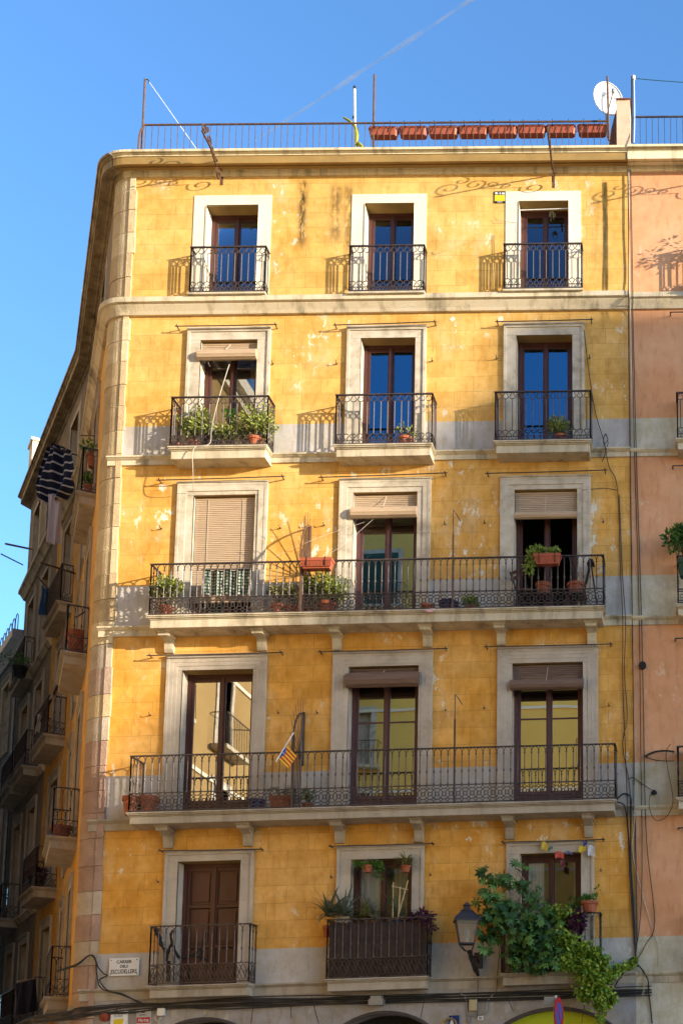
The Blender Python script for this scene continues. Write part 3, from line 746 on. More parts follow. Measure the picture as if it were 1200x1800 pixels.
# party pillar at the joint
pb = MB(); u0, vt_ = UV(1079, 176, .2); u1, _ = UV(1106.5, 176, .2)
pb.box(FA, u0 + .05, u1, -.3, .22, V_TOP - .05, vt_)
po = pb.build('parapet_pillar', mat('pillar_render', (.68, .50, .36), (.58, .42, .28), .9, 3, .4), root_y)
pb = MB(); pb.add([FA.pt(u0 - .2, -.1, V_TOP - .05), FA.pt(u0 + .1, .2, V_TOP - .05), FA.pt(u0 + .1, .2, vt_ - .04), FA.pt(u0 + .02, .12, vt_ - .2), FA.pt(u0 - .07, .08, vt_ - .55), FA.pt(u0 + .1, -.3, V_TOP), FA.pt(u0 + .1, -.3, vt_)], [(0, 1, 4), (1, 3, 4), (1, 2, 3), (0, 4, 5), (4, 6, 5), (3, 6, 4), (2, 6, 3)]); pb.build('broken_masonry', m_brick, po)
pb = MB(); pb.box(FA, u0 + .04, u1 + .02, -.34, .26, vt_, vt_ + .05, top=(.03, .05)); pb.build('cap_tile', m_tile, po)

# ------------------------------------------------------------------ ground floor with arches
def arch(pxl, pxr, pxt, pyt):
    uc, vt = UV(pxt, pyt); ul, ur = UV(pxl, 1800)[0], UV(pxr, 1800)[0]
    vs = UV(pxt, 1800)[1]; half = (ur - ul) / 2 + .0; rise = vt - vs
    R = (half * half + rise * rise) / (2 * rise)
    return uc, vt, R
gb = MB(); ARCH = [(359, 1795.5, 1.15), (676, 1784, 1.15), (976, 1777, 1.35)]
cu = []
V0 = 0.0; cuts = [UL + .001]
for px, py, hw in ARCH: uc, vt = UV(px, py); cu.append((uc, vt, hw)); cuts += [uc - hw, uc + hw]
cuts.append(UR)
P = FA.pt
gb.uvw = []
def gq(q):
    gb.quad(*[P(a, .02, b) for a, b in q]); gb.uvw.extend([(a, b, 0) for a, b in q])
for i in range(0, len(cuts), 2): gq([(cuts[i], V0 - .6), (cuts[i + 1], V0 - .6), (cuts[i + 1], V_G), (cuts[i], V_G)])
archpts = []
for (uc, vt, hw) in cu:
    rise = .62; R = (hw * hw + rise * rise) / (2 * rise); pts = []
    for k in range(17):
        x = -hw + 2 * hw * k / 16; pts.append((uc + x, vt - R + math.sqrt(R * R - x * x)))
    archpts.append(pts)
    for k in range(16): gq([pts[k], pts[k + 1], (pts[k + 1][0], V_G), (pts[k][0], V_G)])
    n = len(pts)
    for k in range(16):
        gb.quad(P(pts[k][0], .02, pts[k][1]), P(pts[k + 1][0], .02, pts[k + 1][1]), P(pts[k + 1][0], -.4, pts[k + 1][1]), P(pts[k][0], -.4, pts[k][1])); gb.uvw.extend([(pts[k][0], pts[k][1], 0)] * 4)
    for q in (0, -1):
        gb.quad(P(pts[q][0], .02, V0 - .6), P(pts[q][0], .02, pts[q][1]), P(pts[q][0], -.4, pts[q][1]), P(pts[q][0], -.4, V0 - .6)); gb.uvw.extend([(pts[q][0], v_, 0) for v_ in (0, 3, 3, 0)])
for fr_, ln in ((S1, L1), (S2, L2)):
    q = [(0, -.6), (ln, -.6), (ln, V_G), (0, V_G)]; gb.quad(*[fr_.pt(a, .01, b) for a, b in q]); gb.uvw.extend([(a, b, 0) for a, b in q])
m_grs = plaster('grey_ground_stone', (.30, .275, .25), (.36, .33, .29), lines=False, peel=.3)
go = gb.build('ground_floor_wall', m_grs, root_y)
for i, ((uc, vt, hw), pts) in enumerate(zip(cu, archpts)):
    mb = MB(); mb.tube([P(a, .03, b + .035) for a, b in pts], .035, 6); mb.build('arch_moulding', mat('dark_moulding', (.09, .075, .07), (.06, .05, .05)), go)
    mb = MB(); mb.add([P(a, -.1 if i == 2 else -.38, b) for a, b in pts] + [P(pts[-1][0], -.1 if i == 2 else -.38, vt - (.62 if i == 2 else 3.2)), P(pts[0][0], -.1 if i == 2 else -.38, vt - (.62 if i == 2 else 3.2))], [tuple(range(len(pts) + 2))])
    mb.build('arch_panel' if i == 2 else 'shop_door', m_lime if i == 2 else m_room, go)
    if i == 2:
        mb = MB(); mb.box(FA, uc - hw, uc + hw, -.39, -.36, -.5, vt - .66); mb.build('shop_door', m_room, go)
for k in range(9):                                            # masonry joints of the ground floor
    px, py, qx, qy = ((205, 1770, 205, 1800), (447, 1757, 441, 1800), (547, 1752, 560, 1800), (748, 1745, 738, 1795), (890, 1752, 902, 1778), (1030, 1748, 1022, 1800), (1165, 1748, 1168, 1772), (1165, 1772, 1200, 1770), (510, 1760, 512, 1790))[k]
    if px > 1110: continue
    mb = MB(); a, b_ = PT(px, py, .021), PT(qx, qy, .021); mb.tube([a, b_], .006, 4); mb.build('masonry_joint', m_black, go)
# ------------------------------------------------------------------ salmon neighbour
UE = 8.0
shs = []; SW = []
for l in (5, 4, 3, 2, 1):
    vt_ = opening((l, 2))[2]
    for uc in (ux(1283, 700), ux(1283, 700) + 3.4):
        shs.append((uc - .55, uc + .55, floor[l], vt_)); SW.append((l, uc, floor[l], vt_))
wb = MB(); wallgrid(wb, FA, UR, UE, V_G, V_TOP - .2, shs, [(BANDB[l], WAIN[l][0]) for l in WAIN], d=.006)
q = [(UR, -.6), (UE, -.6), (UE, V_G), (UR, V_G)]; wb.quad(*[FA.pt(a, .012, b) for a, b in q], mi=1); wb.uvw += [(a, b, 0) for a, b in q]
wb.build('wall', [m_sal, m_stuccos], root_s)
for (l, uc, fl, vt_) in SW:
    window(root_s, FA, uc - .55, uc + .55, fl, vt_, sur=(uc - .8, uc + .8, vt_ + .24), steps=0 if l == 5 else 1, surm=m_cream if l == 5 else m_stone)
    dp = {5: .3, 4: .36, 3: .46, 2: .52, 1: .32}[l]; hw = {5: .75, 4: 1.09, 3: 1.13, 2: 1.18, 1: 1.0}[l]
    b = MB(); slab(b, FA, uc - hw, uc + hw, dp, fl + .01, .055, .14 if l < 5 else .05); bo = b.build('balcony', m_slab, root_s, bevel=.008)
    railing(bo, FA, uc - hw, uc + hw, dp - .02, fl + .06, fl + 1.03, .137, 'A' if l > 3 else 'R', vm=fl + .34)
    if l < 5:
        rb = MB(); p, q = FA.pt(uc - 1.2, .13, vt_ + .4), FA.pt(uc + 1.2, .13, vt_ + .4); rb.tube([p, q], .013, 6)
        for x in (p, q): rb.tube([x + V((0, .12, 0)), x], .014, 5)
        rb.build('awning_rod', m_iron, root_s)
PS = [(UE, 0, SK * UE), (UR + .006, 0, SK * UR)]
cb = MB(); cb.sweep(PS, [(d + .02, v + (.05 if i in (9, 10, 11, 12) else 0)) for i, (d, v) in enumerate(PC)]); cb.build('cornice', m_corn, root_s)
lb = MB(); lb.sweep(PS, ledge(V_LEDGE5T - .02, V_LEDGE5B - .06, .17)); lb.build('string_course', m_band, root_s)
for l in (4, 3, 2, 1):
    lb = MB(); t, bt = WAIN[l][1], BANDB[l]
    lb.prism(FA, [(-.02, bt), (.03, bt), (.03, t - .1), (.05, t - .085), (.075, t - .05), (.075, t - .015), (-.02, t)], UR + .004, UE); lb.build('string_course', m_band, root_s)
rb = MB(); rb.box(FA, UR + .01, UE, -9, .3, V_TOP - .08, V_TOP + .055); rb.build('roof', m_tile, root_s)
rr = MB(); u0, vt_ = UV(1112, 205, .16); u0 += .02; vt_ -= .0
rr.tube([FA.pt(u0, .16, vt_), FA.pt(UE, .16, vt_)], .022, 6)
u = u0
while u < UE: rr.tube([FA.pt(u, .16, V_TOP), FA.pt(u, .16, vt_)], .0085, 4); u += .128
rr.build('roof_railing', m_iron, root_s)
bw = MB(); bw.quad((UE, 0, 0), (UE, 13, 0), (UE, 13, V_TOP), (UE, 0, V_TOP)); bw.quad((UR, 13, 0), (UE, 13, 0), (UE, 13, V_TOP), (UR, 13, V_TOP)); bw.build('rear_wall', m_conc, root_s)

# ------------------------------------------------------------------ beige and blue-grey houses down the side street
HG = V_TOP - .15
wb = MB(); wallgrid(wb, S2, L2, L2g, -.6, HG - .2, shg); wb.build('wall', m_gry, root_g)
gp = [tuple((o2 + d2 * (L2 + .01))[:2]) + (SZ,), tuple((o2 + d2 * (L2g - .0))[:2]) + (SZ,), tuple((o2 + d2 * L2g + V((.6, 2, 0)))[:2]) + (SZ,)]
cb = MB(); cb.sweep(gp, PC); cb.build('cornice', m_cornb, root_g)
lb = MB(); lb.sweep(gp, ledge(V_LEDGE5T, V_LEDGE5B - .06, .2)); lb.build('string_course', m_band, root_g)
for l in (4, 3, 2):
    lb = MB(); lb.sweep(gp, ledge(WAIN[l][1], WAIN[l][1] - .2, .12)); lb.build('string_course', m_band, root_g)
e2 = o2 + d2 * L2g
bw = MB(); bw.quad((e2.x, e2.y, -.5), (e2.x + 3, e2.y + 9, -.5), (e2.x + 3, e2.y + 9, HG), (e2.x, e2.y, HG))
a_ = o2 + d2 * L2; bw.add([(a_.x, a_.y, HG - .1), (e2.x, e2.y, HG - .1), (e2.x + 3, e2.y + 9, HG - .1), (a_.x + 6, a_.y + 6, HG - .1)], [(0, 1, 2, 3)]); bw.build('rear_wall', m_conc, root_g)
for (fr_, u, hh, rt) in ((S1, 6.7, 1.15, root_y), (S2, 7.9, 1.1, root_g)):
    cb = MB(); cb.box(fr_, u - .3, u + .35, -.6, .26, V_TOP - .05, V_TOP + hh); cb.box(fr_, u - .36, u + .41, -.66, .31, V_TOP + hh, V_TOP + hh + .09); cb.build('chimney', m_cream, rt)
HB = 17.0
hb_ = []
for l, fl in ((4, 13.4), (3, 9.8), (2, 6.0)):
    for uc in (2.2, 5.4): hb_.append((uc - .5, uc + .5, fl, fl + 2.4))
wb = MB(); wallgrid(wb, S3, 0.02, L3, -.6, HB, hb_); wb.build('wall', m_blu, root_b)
for a, b_, c, d in hb_: window(root_b, S3, a, b_, c, d, sur=(a - .18, b_ + .18, d + .2), steps=1)
cb = MB(); cb.sweep([tuple((o3 + d3 * .03)[:2]) + (SZ,), tuple((o3 + d3 * L3)[:2]) + (SZ,)], [(-.02, HB - .5), (.05, HB - .5), (.12, HB - .35), (.3, HB - .25), (.3, HB), (-.02, HB + .02)]); cb.build('cornice', m_zinc, root_b)
rr = MB()
for u in range(0, 16): rr.tube(spline([S3.pt(u * .5 + .1, .15, HB), S3.pt(u * .5 + .1, .15, HB + .45), S3.pt(u * .5 + .3, .15, HB + .6), S3.pt(u * .5 + .5, .15, HB + .45), S3.pt(u * .5 + .5, .15, HB)], 4), .014, 4)
rr.build('roof_railing', m_iron, root_b)
dp = MB(); dp.tube([S3.pt(.35, .08, HB - .5), S3.pt(.35, .08, 0)], .06, 8); dp.build('downpipe', m_zinc, root_b)
bw = MB(); e3 = o3 + d3 * L3; bw.add([(o3.x, o3.y, HB + SZ), (e3.x, e3.y, HB + SZ), (e3.x + 6, e3.y + 7, HB + SZ), (o3.x + 6, o3.y + 7, HB + SZ)], [(0, 1, 2, 3)]); bw.build('roof', m_tile, root_b)

# ------------------------------------------------------------------ ground and the other sides of the square
g = MB(); g.quad((-400, -400, 0), (400, -400, 0), (400, 400, 0), (-400, 400, 0)); tag(g.build('street', m_road), kind='structure')
OP = Fr((0, -27.5, 0), (1, 0, 0), (0, 1, 0))
def opposite(name, label, fr, u0, u1, H, mt, depth=9, col=5.2, green=True):
    r = thing(name, tuple(fr.pt((u0 + u1) / 2, -3, 0)), label, 'building'); hs = []
    nl = int((H - 4.5) // 3.6)
    for l in range(nl):
        u = u0 + (5.3 if green and depth == 9 and u1 - u0 > 30 else 1.6)
        while u < u1 - 1.4: hw_ = 1.6 if green and l == nl - 1 else .55; hs.append((u - hw_, u + hw_, 5.6 + 3.6 * l, 8.1 + 3.6 * l)); u += col
    b = MB(); wallgrid(b, fr, u0, u1, -.5, H, hs)
    b.uvw = None
    P = fr.pt
    b.quad(P(u0, 0, -.5), P(u0, -depth, -.5), P(u0, -depth, H), P(u0, 0, H)); b.quad(P(u1, 0, -.5), P(u1, -depth, -.5), P(u1, -depth, H), P(u1, 0, H)); b.quad(P(u0, -depth, -.5), P(u1, -depth, -.5), P(u1, -depth, H), P(u0, -depth, H)); b.quad(P(u0, 0, H), P(u1, 0, H), P(u1, -depth, H), P(u0, -depth, H))
    b.build('wall', mt, r)
    c = MB(); c.box(fr, u0 - .2, u1 + .2, -.02, .45, H - .35, H + .1); c.box(fr, u0 - .1, u1 + .1, -.02, .2, H - .6, H - .35)
    for l in range(nl): c.box(fr, u0, u1, -.01, .06, 4.45 + 3.6 * l, 4.6 + 3.6 * l - .03)
    c.build('cornice', m_cream, r)
    for i, (a, b_, v0, v1) in enumerate(hs):
        wn = MB(); wn.box(fr, a, b_, -.3, -.25, v0, v1); wn.box(fr, a - .2, a, -.02, .04, v0, v1 + .2); wn.box(fr, b_, b_ + .2, -.02, .04, v0, v1 + .2); wn.box(fr, a, b_, -.02, .04, v1, v1 + .2); wo = wn.build('window', m_stone, r)
        if green and i >= len(hs) * (nl - 1) / nl - .01:
            s_ = MB()
            for sx0, sx1 in ((a, (a + b_) / 2 - .01), ((a + b_) / 2 + .01, b_)):
                s_.box(fr, sx0, sx1, .041, .07, v0 + .1, v1)
                for k in range(22): s_.box(fr, sx0 + .06, sx1 - .06, .07, .09, v0 + .2 + k * .1, v0 + .25 + k * .1)
            s_.build('shutter', m_shut, wo)
        bl = MB(); bl.box(fr, a - .4, b_ + .4, -.02, .5, v0 - .15, v0 - .02); bo = bl.build('balcony', m_slab, r)
        rl = MB(); rl.tube([P(a - .4, .0, v0 + 1), P(a - .4, .48, v0 + 1), P(b_ + .4, .48, v0 + 1), P(b_ + .4, 0, v0 + 1)], .02, 4)
        for k in range(15): x = a - .4 + (b_ - a + .8) * k / 14; rl.tube([P(x, .48, v0), P(x, .48, v0 + 1)], .009, 4)
        rl.build('railing', m_iron, bo)
    return r
opposite('apartment_building', 'ochre house with green shutters across the square, seen only as a reflection in the panes', OP, -30, 9, 29.4, m_opp)
# the unseen house left of the side street, set tall and close to darken it, and the taller houses to the east that shade the front
opposite('apartment_building', 'ochre house on the left side of the square, outside the picture', Fr((-14.5, -3.3, 0), (0, -1, 0), (1, 0, 0)), 0, 20, 25, m_opp2, col=4.2)
LB = thing('apartment_building', (-26, -4, 0), 'dull unseen house left of the side street, made tall and close to darken it', 'building')
b = MB(); pl = [(-14.9, -2.0), (-19.2, 5.0), (-32, 20.2), (-42, 38), (-56, 34), (-27, -3.4)]
b.add([(x, y, -.5) for x, y in pl] + [(x, y, 35) for x, y in pl], [(i, (i + 1) % 6, 6 + (i + 1) % 6, 6 + i) for i in range(6)] + [(6, 7, 8, 9, 10, 11)]); b.build('wall', m_conc, LB)
c = MB(); c.add([(x, y, 35.01) for x, y in pl] + [(x, y, 35.5) for x, y in pl], [(i, (i + 1) % 6, 6 + (i + 1) % 6, 6 + i) for i in range(6)] + [(6, 7, 8, 9, 10, 11)]); c.build('roof', m_tile, LB)
hh = V((sin(SAZ), -cos(SAZ), 0)); ee = V((cos(SAZ), sin(SAZ), 0)); TT = 60.0
def occl(X, Z):                                                # a wall point -> (across, height) on the roofline that shades it
    return (ee.x * X, Z + (TT - hh.x * X) * tan(SEL))
line = [occl(*UV(x, y)) for x, y in ((60, 1560), (200, 1390), (300, 1250), (430, 1150), (440, 1105), (640, 1050), (700, 960), (735, 880), (745, 800), (780, 780), (800, 720), (860, 690), (875, 590), (905, 565), (1000, 560), (1010, 545), (1500, 545))]
EB = thing('apartment_building', tuple(hh * 64), 'tall stepped gable house to the east, outside the picture', 'building')
b = MB(); prof = [(line[0][0], -.5)] + line + [(line[-1][0], -.5)]; n = len(prof)
b.add([tuple(ee * q + hh * TT + V((0, 0, z))) for q, z in prof] + [tuple(ee * q + hh * (TT + 9) + V((0, 0, z))) for q, z in prof], [(i, (i + 1) % n, n + (i + 1) % n, n + i) for i in range(n)] + [tuple(range(n)), tuple(range(n, 2 * n))]); b.build('wall', m_conc, EB)

# ------------------------------------------------------------------ contrail high behind the roof
ct = MB()
mt, N, L, Pb = newmat('ice_trail'); N.remove(Pb)
df = N.new('ShaderNodeBsdfDiffuse'); df.inputs[0].default_value = (.95, .95, .97, 1); tr = N.new('ShaderNodeBsdfTransparent'); ms = N.new('ShaderNodeMixShader')
tc = N.new('ShaderNodeTexCoord'); nz = N.new('ShaderNodeTexNoise'); nz.inputs['Scale'].default_value = .012; nz.inputs['Detail'].default_value = 5; L.new(tc.outputs['Object'], nz.inputs['Vector'])
rp = ramp(N, [(.3, (.02,) * 3), (.7, (.13,) * 3)]); L.new(nz.outputs[0], rp.inputs[0]); L.new(rp.outputs[0], ms.inputs[0]); L.new(tr.outputs[0], ms.inputs[1]); L.new(df.outputs[0], ms.inputs[2]); L.new(ms.outputs[0], N['Material Output'].inputs[0])
def far(px, py, D):
    r = RX * ((px - PPX) / FPX) + DN * ((py - PPY) / FPX) + _F
    return CAM + r * D
a, b_ = far(860, -22, 5200), far(450, 246, 5600)
for rad in (5, 9, 14):
    ct.tube([a.lerp(b_, t / 14) + V((random.uniform(-2, 2), 0, random.uniform(-2, 2))) for t in range(15)], [rad * (1 - .45 * abs(t / 7 - .8)) * (.75 + .25 * sin(t * 1.7)) for t in range(15)], 10)
co_ = ct.build('contrail', mt, None, loc=a); tag(co_, 'thin white vapour trail slanting across the blue sky above the roof', 'contrail')
co_.visible_shadow = True
# ------------------------------------------------------------------ plants
def rnd(a, b): return random.uniform(a, b)
def leaf(mb, p, d, ln, wd, up=None, col=None):
    d = d.normalized(); s_ = d.cross(up or V((rnd(-1, 1), rnd(-1, 1), rnd(-.2, 1)))); s_ = s_.normalized() if s_.length > 1e-4 else d.orthogonal().normalized()
    nn = s_.cross(d); c = rnd(0, 1) if col is None else col
    mb.add([p, p + d * ln * .5 + s_ * wd * .5 + nn * wd * .12, p + d * ln, p + d * ln * .5 - s_ * wd * .5 + nn * wd * .12], [(0, 1, 2, 3)], (c, c, c))
def clump(mb, c, r, n, size, asp=.5, droop=0.0):
    for _ in range(n):
        q = V((random.gauss(0, 1), random.gauss(0, 1), random.gauss(0, 1))); q = q.normalized() * (rnd(.3, 1) ** .5)
        p = c + V((q.x * r[0], q.y * r[1], q.z * r[2]))
        d = q + V((rnd(-.5, .5), rnd(-.5, .5), rnd(-.3, .7) - droop))
        leaf(mb, p, d, size * rnd(.7, 1.25), size * asp * rnd(.8, 1.2))
def ell(c, r, k):
    out = []
    for _ in range(k):
        q = V((random.gauss(0, 1), random.gauss(0, 1), random.gauss(0, 1))).normalized() * rnd(.55, .95); out.append(c + V((q.x * r[0], q.y * r[1], q.z * r[2])))
    return out
def pot_mesh(root, p, r, h, mt=None, name='pot'):
    b = MB(); b.lathe(p, [(r * .68, 0), (r * .9, h * .72), (r * .92, h * .74), (r * 1.02, h * .75), (r * 1.04, h), (r * .93, h), (r * .9, h * .9)], 16, cap=False)
    b.lathe(p, [(0, h * .88), (r * .9, h * .88)], 16, cap=False); b.lathe(p, [(r * .68, 0.002), (0, 0.002)], 16, cap=False)
    return b.build(name, mt or m_terr, root, smooth=False)
def box_planter(root, a, b_, d0, d1, v0, v1, mt, fr=FA, name='trough', ribs=0, bowed=0.04):
    b = MB(); t = .008
    b.box(fr, a + bowed, b_ - bowed, d0 + bowed * .5, d1 - bowed * .5, v0, v0 + .01)
    P = fr.pt; A = [(a + bowed, d0 + bowed * .5), (b_ - bowed, d0 + bowed * .5), (b_ - bowed, d1 - bowed * .5), (a + bowed, d1 - bowed * .5)]; B = [(a, d0), (b_, d0), (b_, d1), (a, d1)]
    vm_ = v0 + (v1 - v0) * .74
    for i in range(4):
        j = (i + 1) % 4; b.quad(P(*A[i], v0), P(*A[j], v0), P(*B[j], vm_), P(*B[i], vm_))
    e = .012
    for (x0, x1, y0, y1) in ((a - e, b_ + e, d1, d1 + e), (a - e, b_ + e, d0 - e, d0), (a - e, a, d0, d1), (b_, b_ + e, d0, d1)): b.box(fr, x0, x1, y0, y1, vm_ - .005, v1)
    for k in range(ribs):
        x = a + (b_ - a) * (k + .5) / ribs; b.box(fr, x - .008, x + .008, d1 - .01, d1 + .004, v0 + .03, vm_ - .005)
    b.quad(P(a, d0, v1 - .025), P(b_, d0, v1 - .025), P(b_, d1, v1 - .025), P(a, d1, v1 - .025))
    return b.build(name, mt, root)
def bush(label, px, py, d, wpx, hpx, base, lm, n=500, size=.06, asp=.5, pot=None, clumps=14, name='potted_shrub', cat='plant', group=None, droop=0.0, potmat=None, fr_depth=None, stems=True, trough=None):
    """crown centred on a photo pixel at depth d; base = height of what the pot stands on; pot = (pixel x, radius, height)"""
    c = PT(px, py, d); k = (CAM - c).length / FPX
    r = (wpx * k / 2, fr_depth or min(.3, wpx * k / 2), hpx * k / 2)
    pxp = pot[0] if pot else px
    pc = PT(pxp, py, d); b0 = V((pc.x, pc.y, base + SK * pc.x))
    root = thing(name, b0, label, cat, group)
    ph = 0
    if pot: ph = pot[2]; pot_mesh(root, b0, pot[1], pot[2], potmat)
    n = int(n * 1.7); size *= 1.2; fb = MB(); cl = ell(c, (r[0] * .85, r[1] * .8, r[2] * .85), clumps + 6); cl[0] = c; clumps += 6
    for q in cl: clump(fb, q, (r[0] * .38, r[1] * .45, r[2] * .38), n // clumps, size, asp, droop)
    fb.build('foliage', lm, root)
    if stems:
        sb = MB(); t = b0 + V((0, 0, ph * .85))
        for q in cl[:9]:
            m_ = t.lerp(q, .5) + V((rnd(-.03, .03), rnd(-.02, .02), rnd(0, .05))); sb.tube(spline([t, m_, q], 4), [.011] * 4 + [.008] * 4 + [.004], 5)
        sb.build('stem', m_stem, root)
    return root
def spiky(label, px, py, d, base, lm, n=26, ln=.4, wd=.04, droop=.5, pot=None, name='potted_plant', group=None, fan=1.0, potmat=None, lo=.25):
    p = PT(px, py, d); b0 = V((p.x, p.y, base + SK * p.x)) if base is not None else p
    root = thing(name, b0, label, 'plant', group); t = p
    if pot: pot_mesh(root, b0, pot[0], pot[1], potmat)
    fb = MB()
    for i in range(n):
        a = rnd(0, 2 * pi); el = rnd(lo, 1.35); L_ = ln * rnd(.65, 1.15); d0 = V((cos(a) * cos(el) * fan, sin(a) * cos(el) * fan, sin(el))).normalized()
        s_ = d0.cross(V((0, 0, 1))); s_ = s_.normalized() if s_.length > .01 else V((1, 0, 0)); pts = []; q = t.copy(); dd = d0.copy(); K = 6; c = rnd(0, 1)
        for k in range(K + 1):
            wk = wd * (1 - (k / K) ** 1.6) * .5 + .001; pts += [q - s_ * wk, q + V((0, 0, -wk * .35)) , q + s_ * wk]; q = q + dd * (L_ / K); dd = (dd + V((0, 0, -droop * .28))).normalized()
        fb.add(pts, [f for k in range(K) for f in ((3 * k, 3 * k + 1, 3 * k + 4, 3 * k + 3), (3 * k + 1, 3 * k + 2, 3 * k + 5, 3 * k + 4))], (c, c, c))
    fb.build('foliage', lm, root); return root
fl = lambda k: BAL[k]['vs']
# third gallery from the top and its neighbours
g4 = 'potted plants on the third floor balconies'
bush('round jade shrub in a terracotta pot at the left end of the upper left balcony', 340, 738, .2, 46, 52, fl((4, 0)), l_jade, 620, .055, pot=(345, .12, .2))
bush('large jade shrub spilling over the right end of the upper left balcony', 449, 741, .26, 66, 54, fl((4, 0)), l_jade, 900, .055, pot=(450, .15, .22))
bush('low trailing jade plant along the floor between the two big shrubs', 392, 764, .2, 60, 26, fl((4, 0)), l_jade, 320, .055, pot=(398, .09, .12), stems=False)
bush('small bright green sprig standing before the door of the upper left balcony', 403, 730, .12, 14, 16, fl((4, 0)), l_green, 26, .09, .6, pot=(403, .06, .12), clumps=4)
for x, r_, lab in ((312, .085, 'small empty terracotta pot at the far left of the upper left balcony'), (327, .07, 'smallest empty terracotta pot next to the left jade shrub')):
    p = PT(x, 775, .24); b0 = V((p.x, p.y, fl((4, 0)) + SK * p.x)); t = thing('flower_pot', b0, lab, 'pot'); pot_mesh(t, b0, r_, r_ * 1.7)
bush('straggly thin plant in a round terracotta pot on the upper middle balcony', 712, 757, .24, 34, 18, fl((4, 1)), l_jade, 60, .06, pot=(713, .15, .2), clumps=7)
bush('dark leafy shrub in a terracotta pot on the upper right balcony', 980, 752, .24, 40, 38, fl((4, 2)), l_jade, 520, .055, pot=(985, .13, .17))
# long gallery under the blinds
bush('bushy jade plant in a pot at the left end of the long sunlit balcony', 291, 1032, .3, 52, 34, fl((3, 0)), l_jade, 560, .055, pot=(294, .13, .26))
bush('yellowing plant in the left one of two square brown pots by the fan screen', 487, 1041, .3, 34, 20, fl((3, 0)), l_straw, 240, .05, pot=(488, .13, .24), clumps=8)
bush('yellowing plant in the right one of two brown pots by the fan screen', 513, 1043, .3, 30, 24, fl((3, 0)), l_straw, 240, .05, pot=(514, .14, .2), clumps=8)
bush('large round jade shrub in a terracotta pot right of the fan screen', 578, 1030, .3, 62, 52, fl((3, 0)), l_jade, 900, .055, pot=(577, .17, .26))
bush('small jade shrub squeezed between the fan screen and the large round shrub', 543, 1027, .22, 24, 26, fl((3, 0)), l_jade, 180, .055, pot=(546, .09, .2), clumps=7)
bush('pale lettuce-like rosette in a low bowl on the long balcony below the bare wall', 826, 1060, .3, 26, 14, fl((3, 0)), l_succ, 70, .08, .7, pot=(829, .13, .1), clumps=6, stems=False)
def plainpot(px, base, d, r, h, label, mt=None, name='flower_pot', cat='pot'):
    p = PT(px, 1000, d); p = V((p.x, p.y, base + SK * p.x)); t = thing(name, p, label, cat); pot_mesh(t, p, r, h, mt); return t
plainpot(753, fl((3, 0)), .34, .13, .15, 'small red brown pot beside the blue tub on the long balcony')
t = plainpot(789, fl((3, 0)), .25, .19, .24, 'dark blue plastic tub on the floor of the long balcony', m_bluepl, 'tub', 'tub')
c = MB(); q = PT(755, 1071, .5); c.add([q + V((-.1, 0, .0)), q + V((.1, .0, .02)), q + V((.11, -.03, -.03)), q + V((.03, -.05, -.09)), q + V((-.07, -.045, -.05))], [(0, 1, 2, 3, 4)], (.75, .38, .40)); c.add([v_ + V((0, .006, 0)) for v_ in c.v], [(0, 1, 2, 3, 4)], (.75, .38, .40))
tag(c.build('rag', m_vc, None, loc=q), 'small pink rag hanging over the edge of the long balcony', 'rag')
plainpot(955, fl((3, 0)) + .36, .12, .16, .28, 'small orange pot in the dark doorway at the right of the long balcony')
plainpot(1013, fl((3, 0)) + .36, .2, .19, .22, 'wide orange pot holding dry stalks at the right end of the long balcony')
b = MB(); p = PT(1013, 1010, .2)
for k in range(5): b.tube([p + V((rnd(-.05, .05), rnd(-.04, .04), -.02)), p + V((rnd(-.16, .05), 0, rnd(.25, .5)))], .008, 4)
tag(b.build('dry_stalk', m_stem, None, loc=p), 'dry twigs sticking out of the wide orange pot', 'twigs')
b = MB()
for x in (955, 1013):
    p = PT(x, 1040, .2); z = fl((3, 0)) + SK * p.x
    b.box(FA, p.x - .2, p.x + .2, .03, .4, fl((3, 0)) + .31, fl((3, 0)) + .35)
    for sx in (-.17, .17):
        for dy in (.06, .36): b.box(FA, p.x + sx - .015, p.x + sx + .015, dy - .015, dy + .015, fl((3, 0)), fl((3, 0)) + .31)
p = PT(985, 1050, .2); tag(b.build('plant_stand', m_wood, None, loc=p), 'low dark wooden stand carrying two orange pots in the doorway', 'stand')
def hung_planter(x0, x1, yt, yb, d0, d1, label, ribs, extra=None):
    a, va = UV(x0, yt, d1); b_, vb_ = UV(x1, yt, d1); v1 = (va + vb_) / 2; v0 = UV((x0 + x1) / 2, yb, d1)[1]
    t = thing('window_box', FA.pt((a + b_) / 2, d1, v0), label, 'planter'); o = box_planter(t, a, b_, d0, d1, v0, v1, m_plast, ribs=ribs)
    hb = MB()
    for f in (.2, .8):
        x = a + (b_ - a) * f; hb.tube([FA.pt(x, d0 - .03, v1 + .02), FA.pt(x, d1 + .015, v1 + .015), FA.pt(x, d1 + .015, v0 + .06), FA.pt(x, d1 - .05, v0 - .008), FA.pt(x, d0, v0 - .008)], .008, 4)
    hb.build('hanger', m_black, t); fb = MB()
    return t, a, b_, v0, v1
hung_planter(528, 582, 980, 998, .47, .66, 'ribbed brick red window box without plants hung on the long balcony by the fan screen', 22)
t, a, b_, v0, v1 = hung_planter(938, 984, 972.5, 990, .47, .64, 'brick red window box with a succulent spilling over its left side', 3)
fb = MB()
for x, z, r_ in ((a + .08, v1 + .07, .09), (a - .05, v1 - .02, .1), (a - .11, v1 - .18, .1), (a + .02, v1 + .08, .1), (a + .2, v1 + .05, .07), (b_ - .1, v1 + .06, .07), (b_ - .17, v1 + .03, .05), (a - .1, v1 - .3, .07)): clump(fb, FA.pt(x, .57, z), (r_, r_ * .8, r_), 60, .085, .32)
fb.build('foliage', l_succ, t)
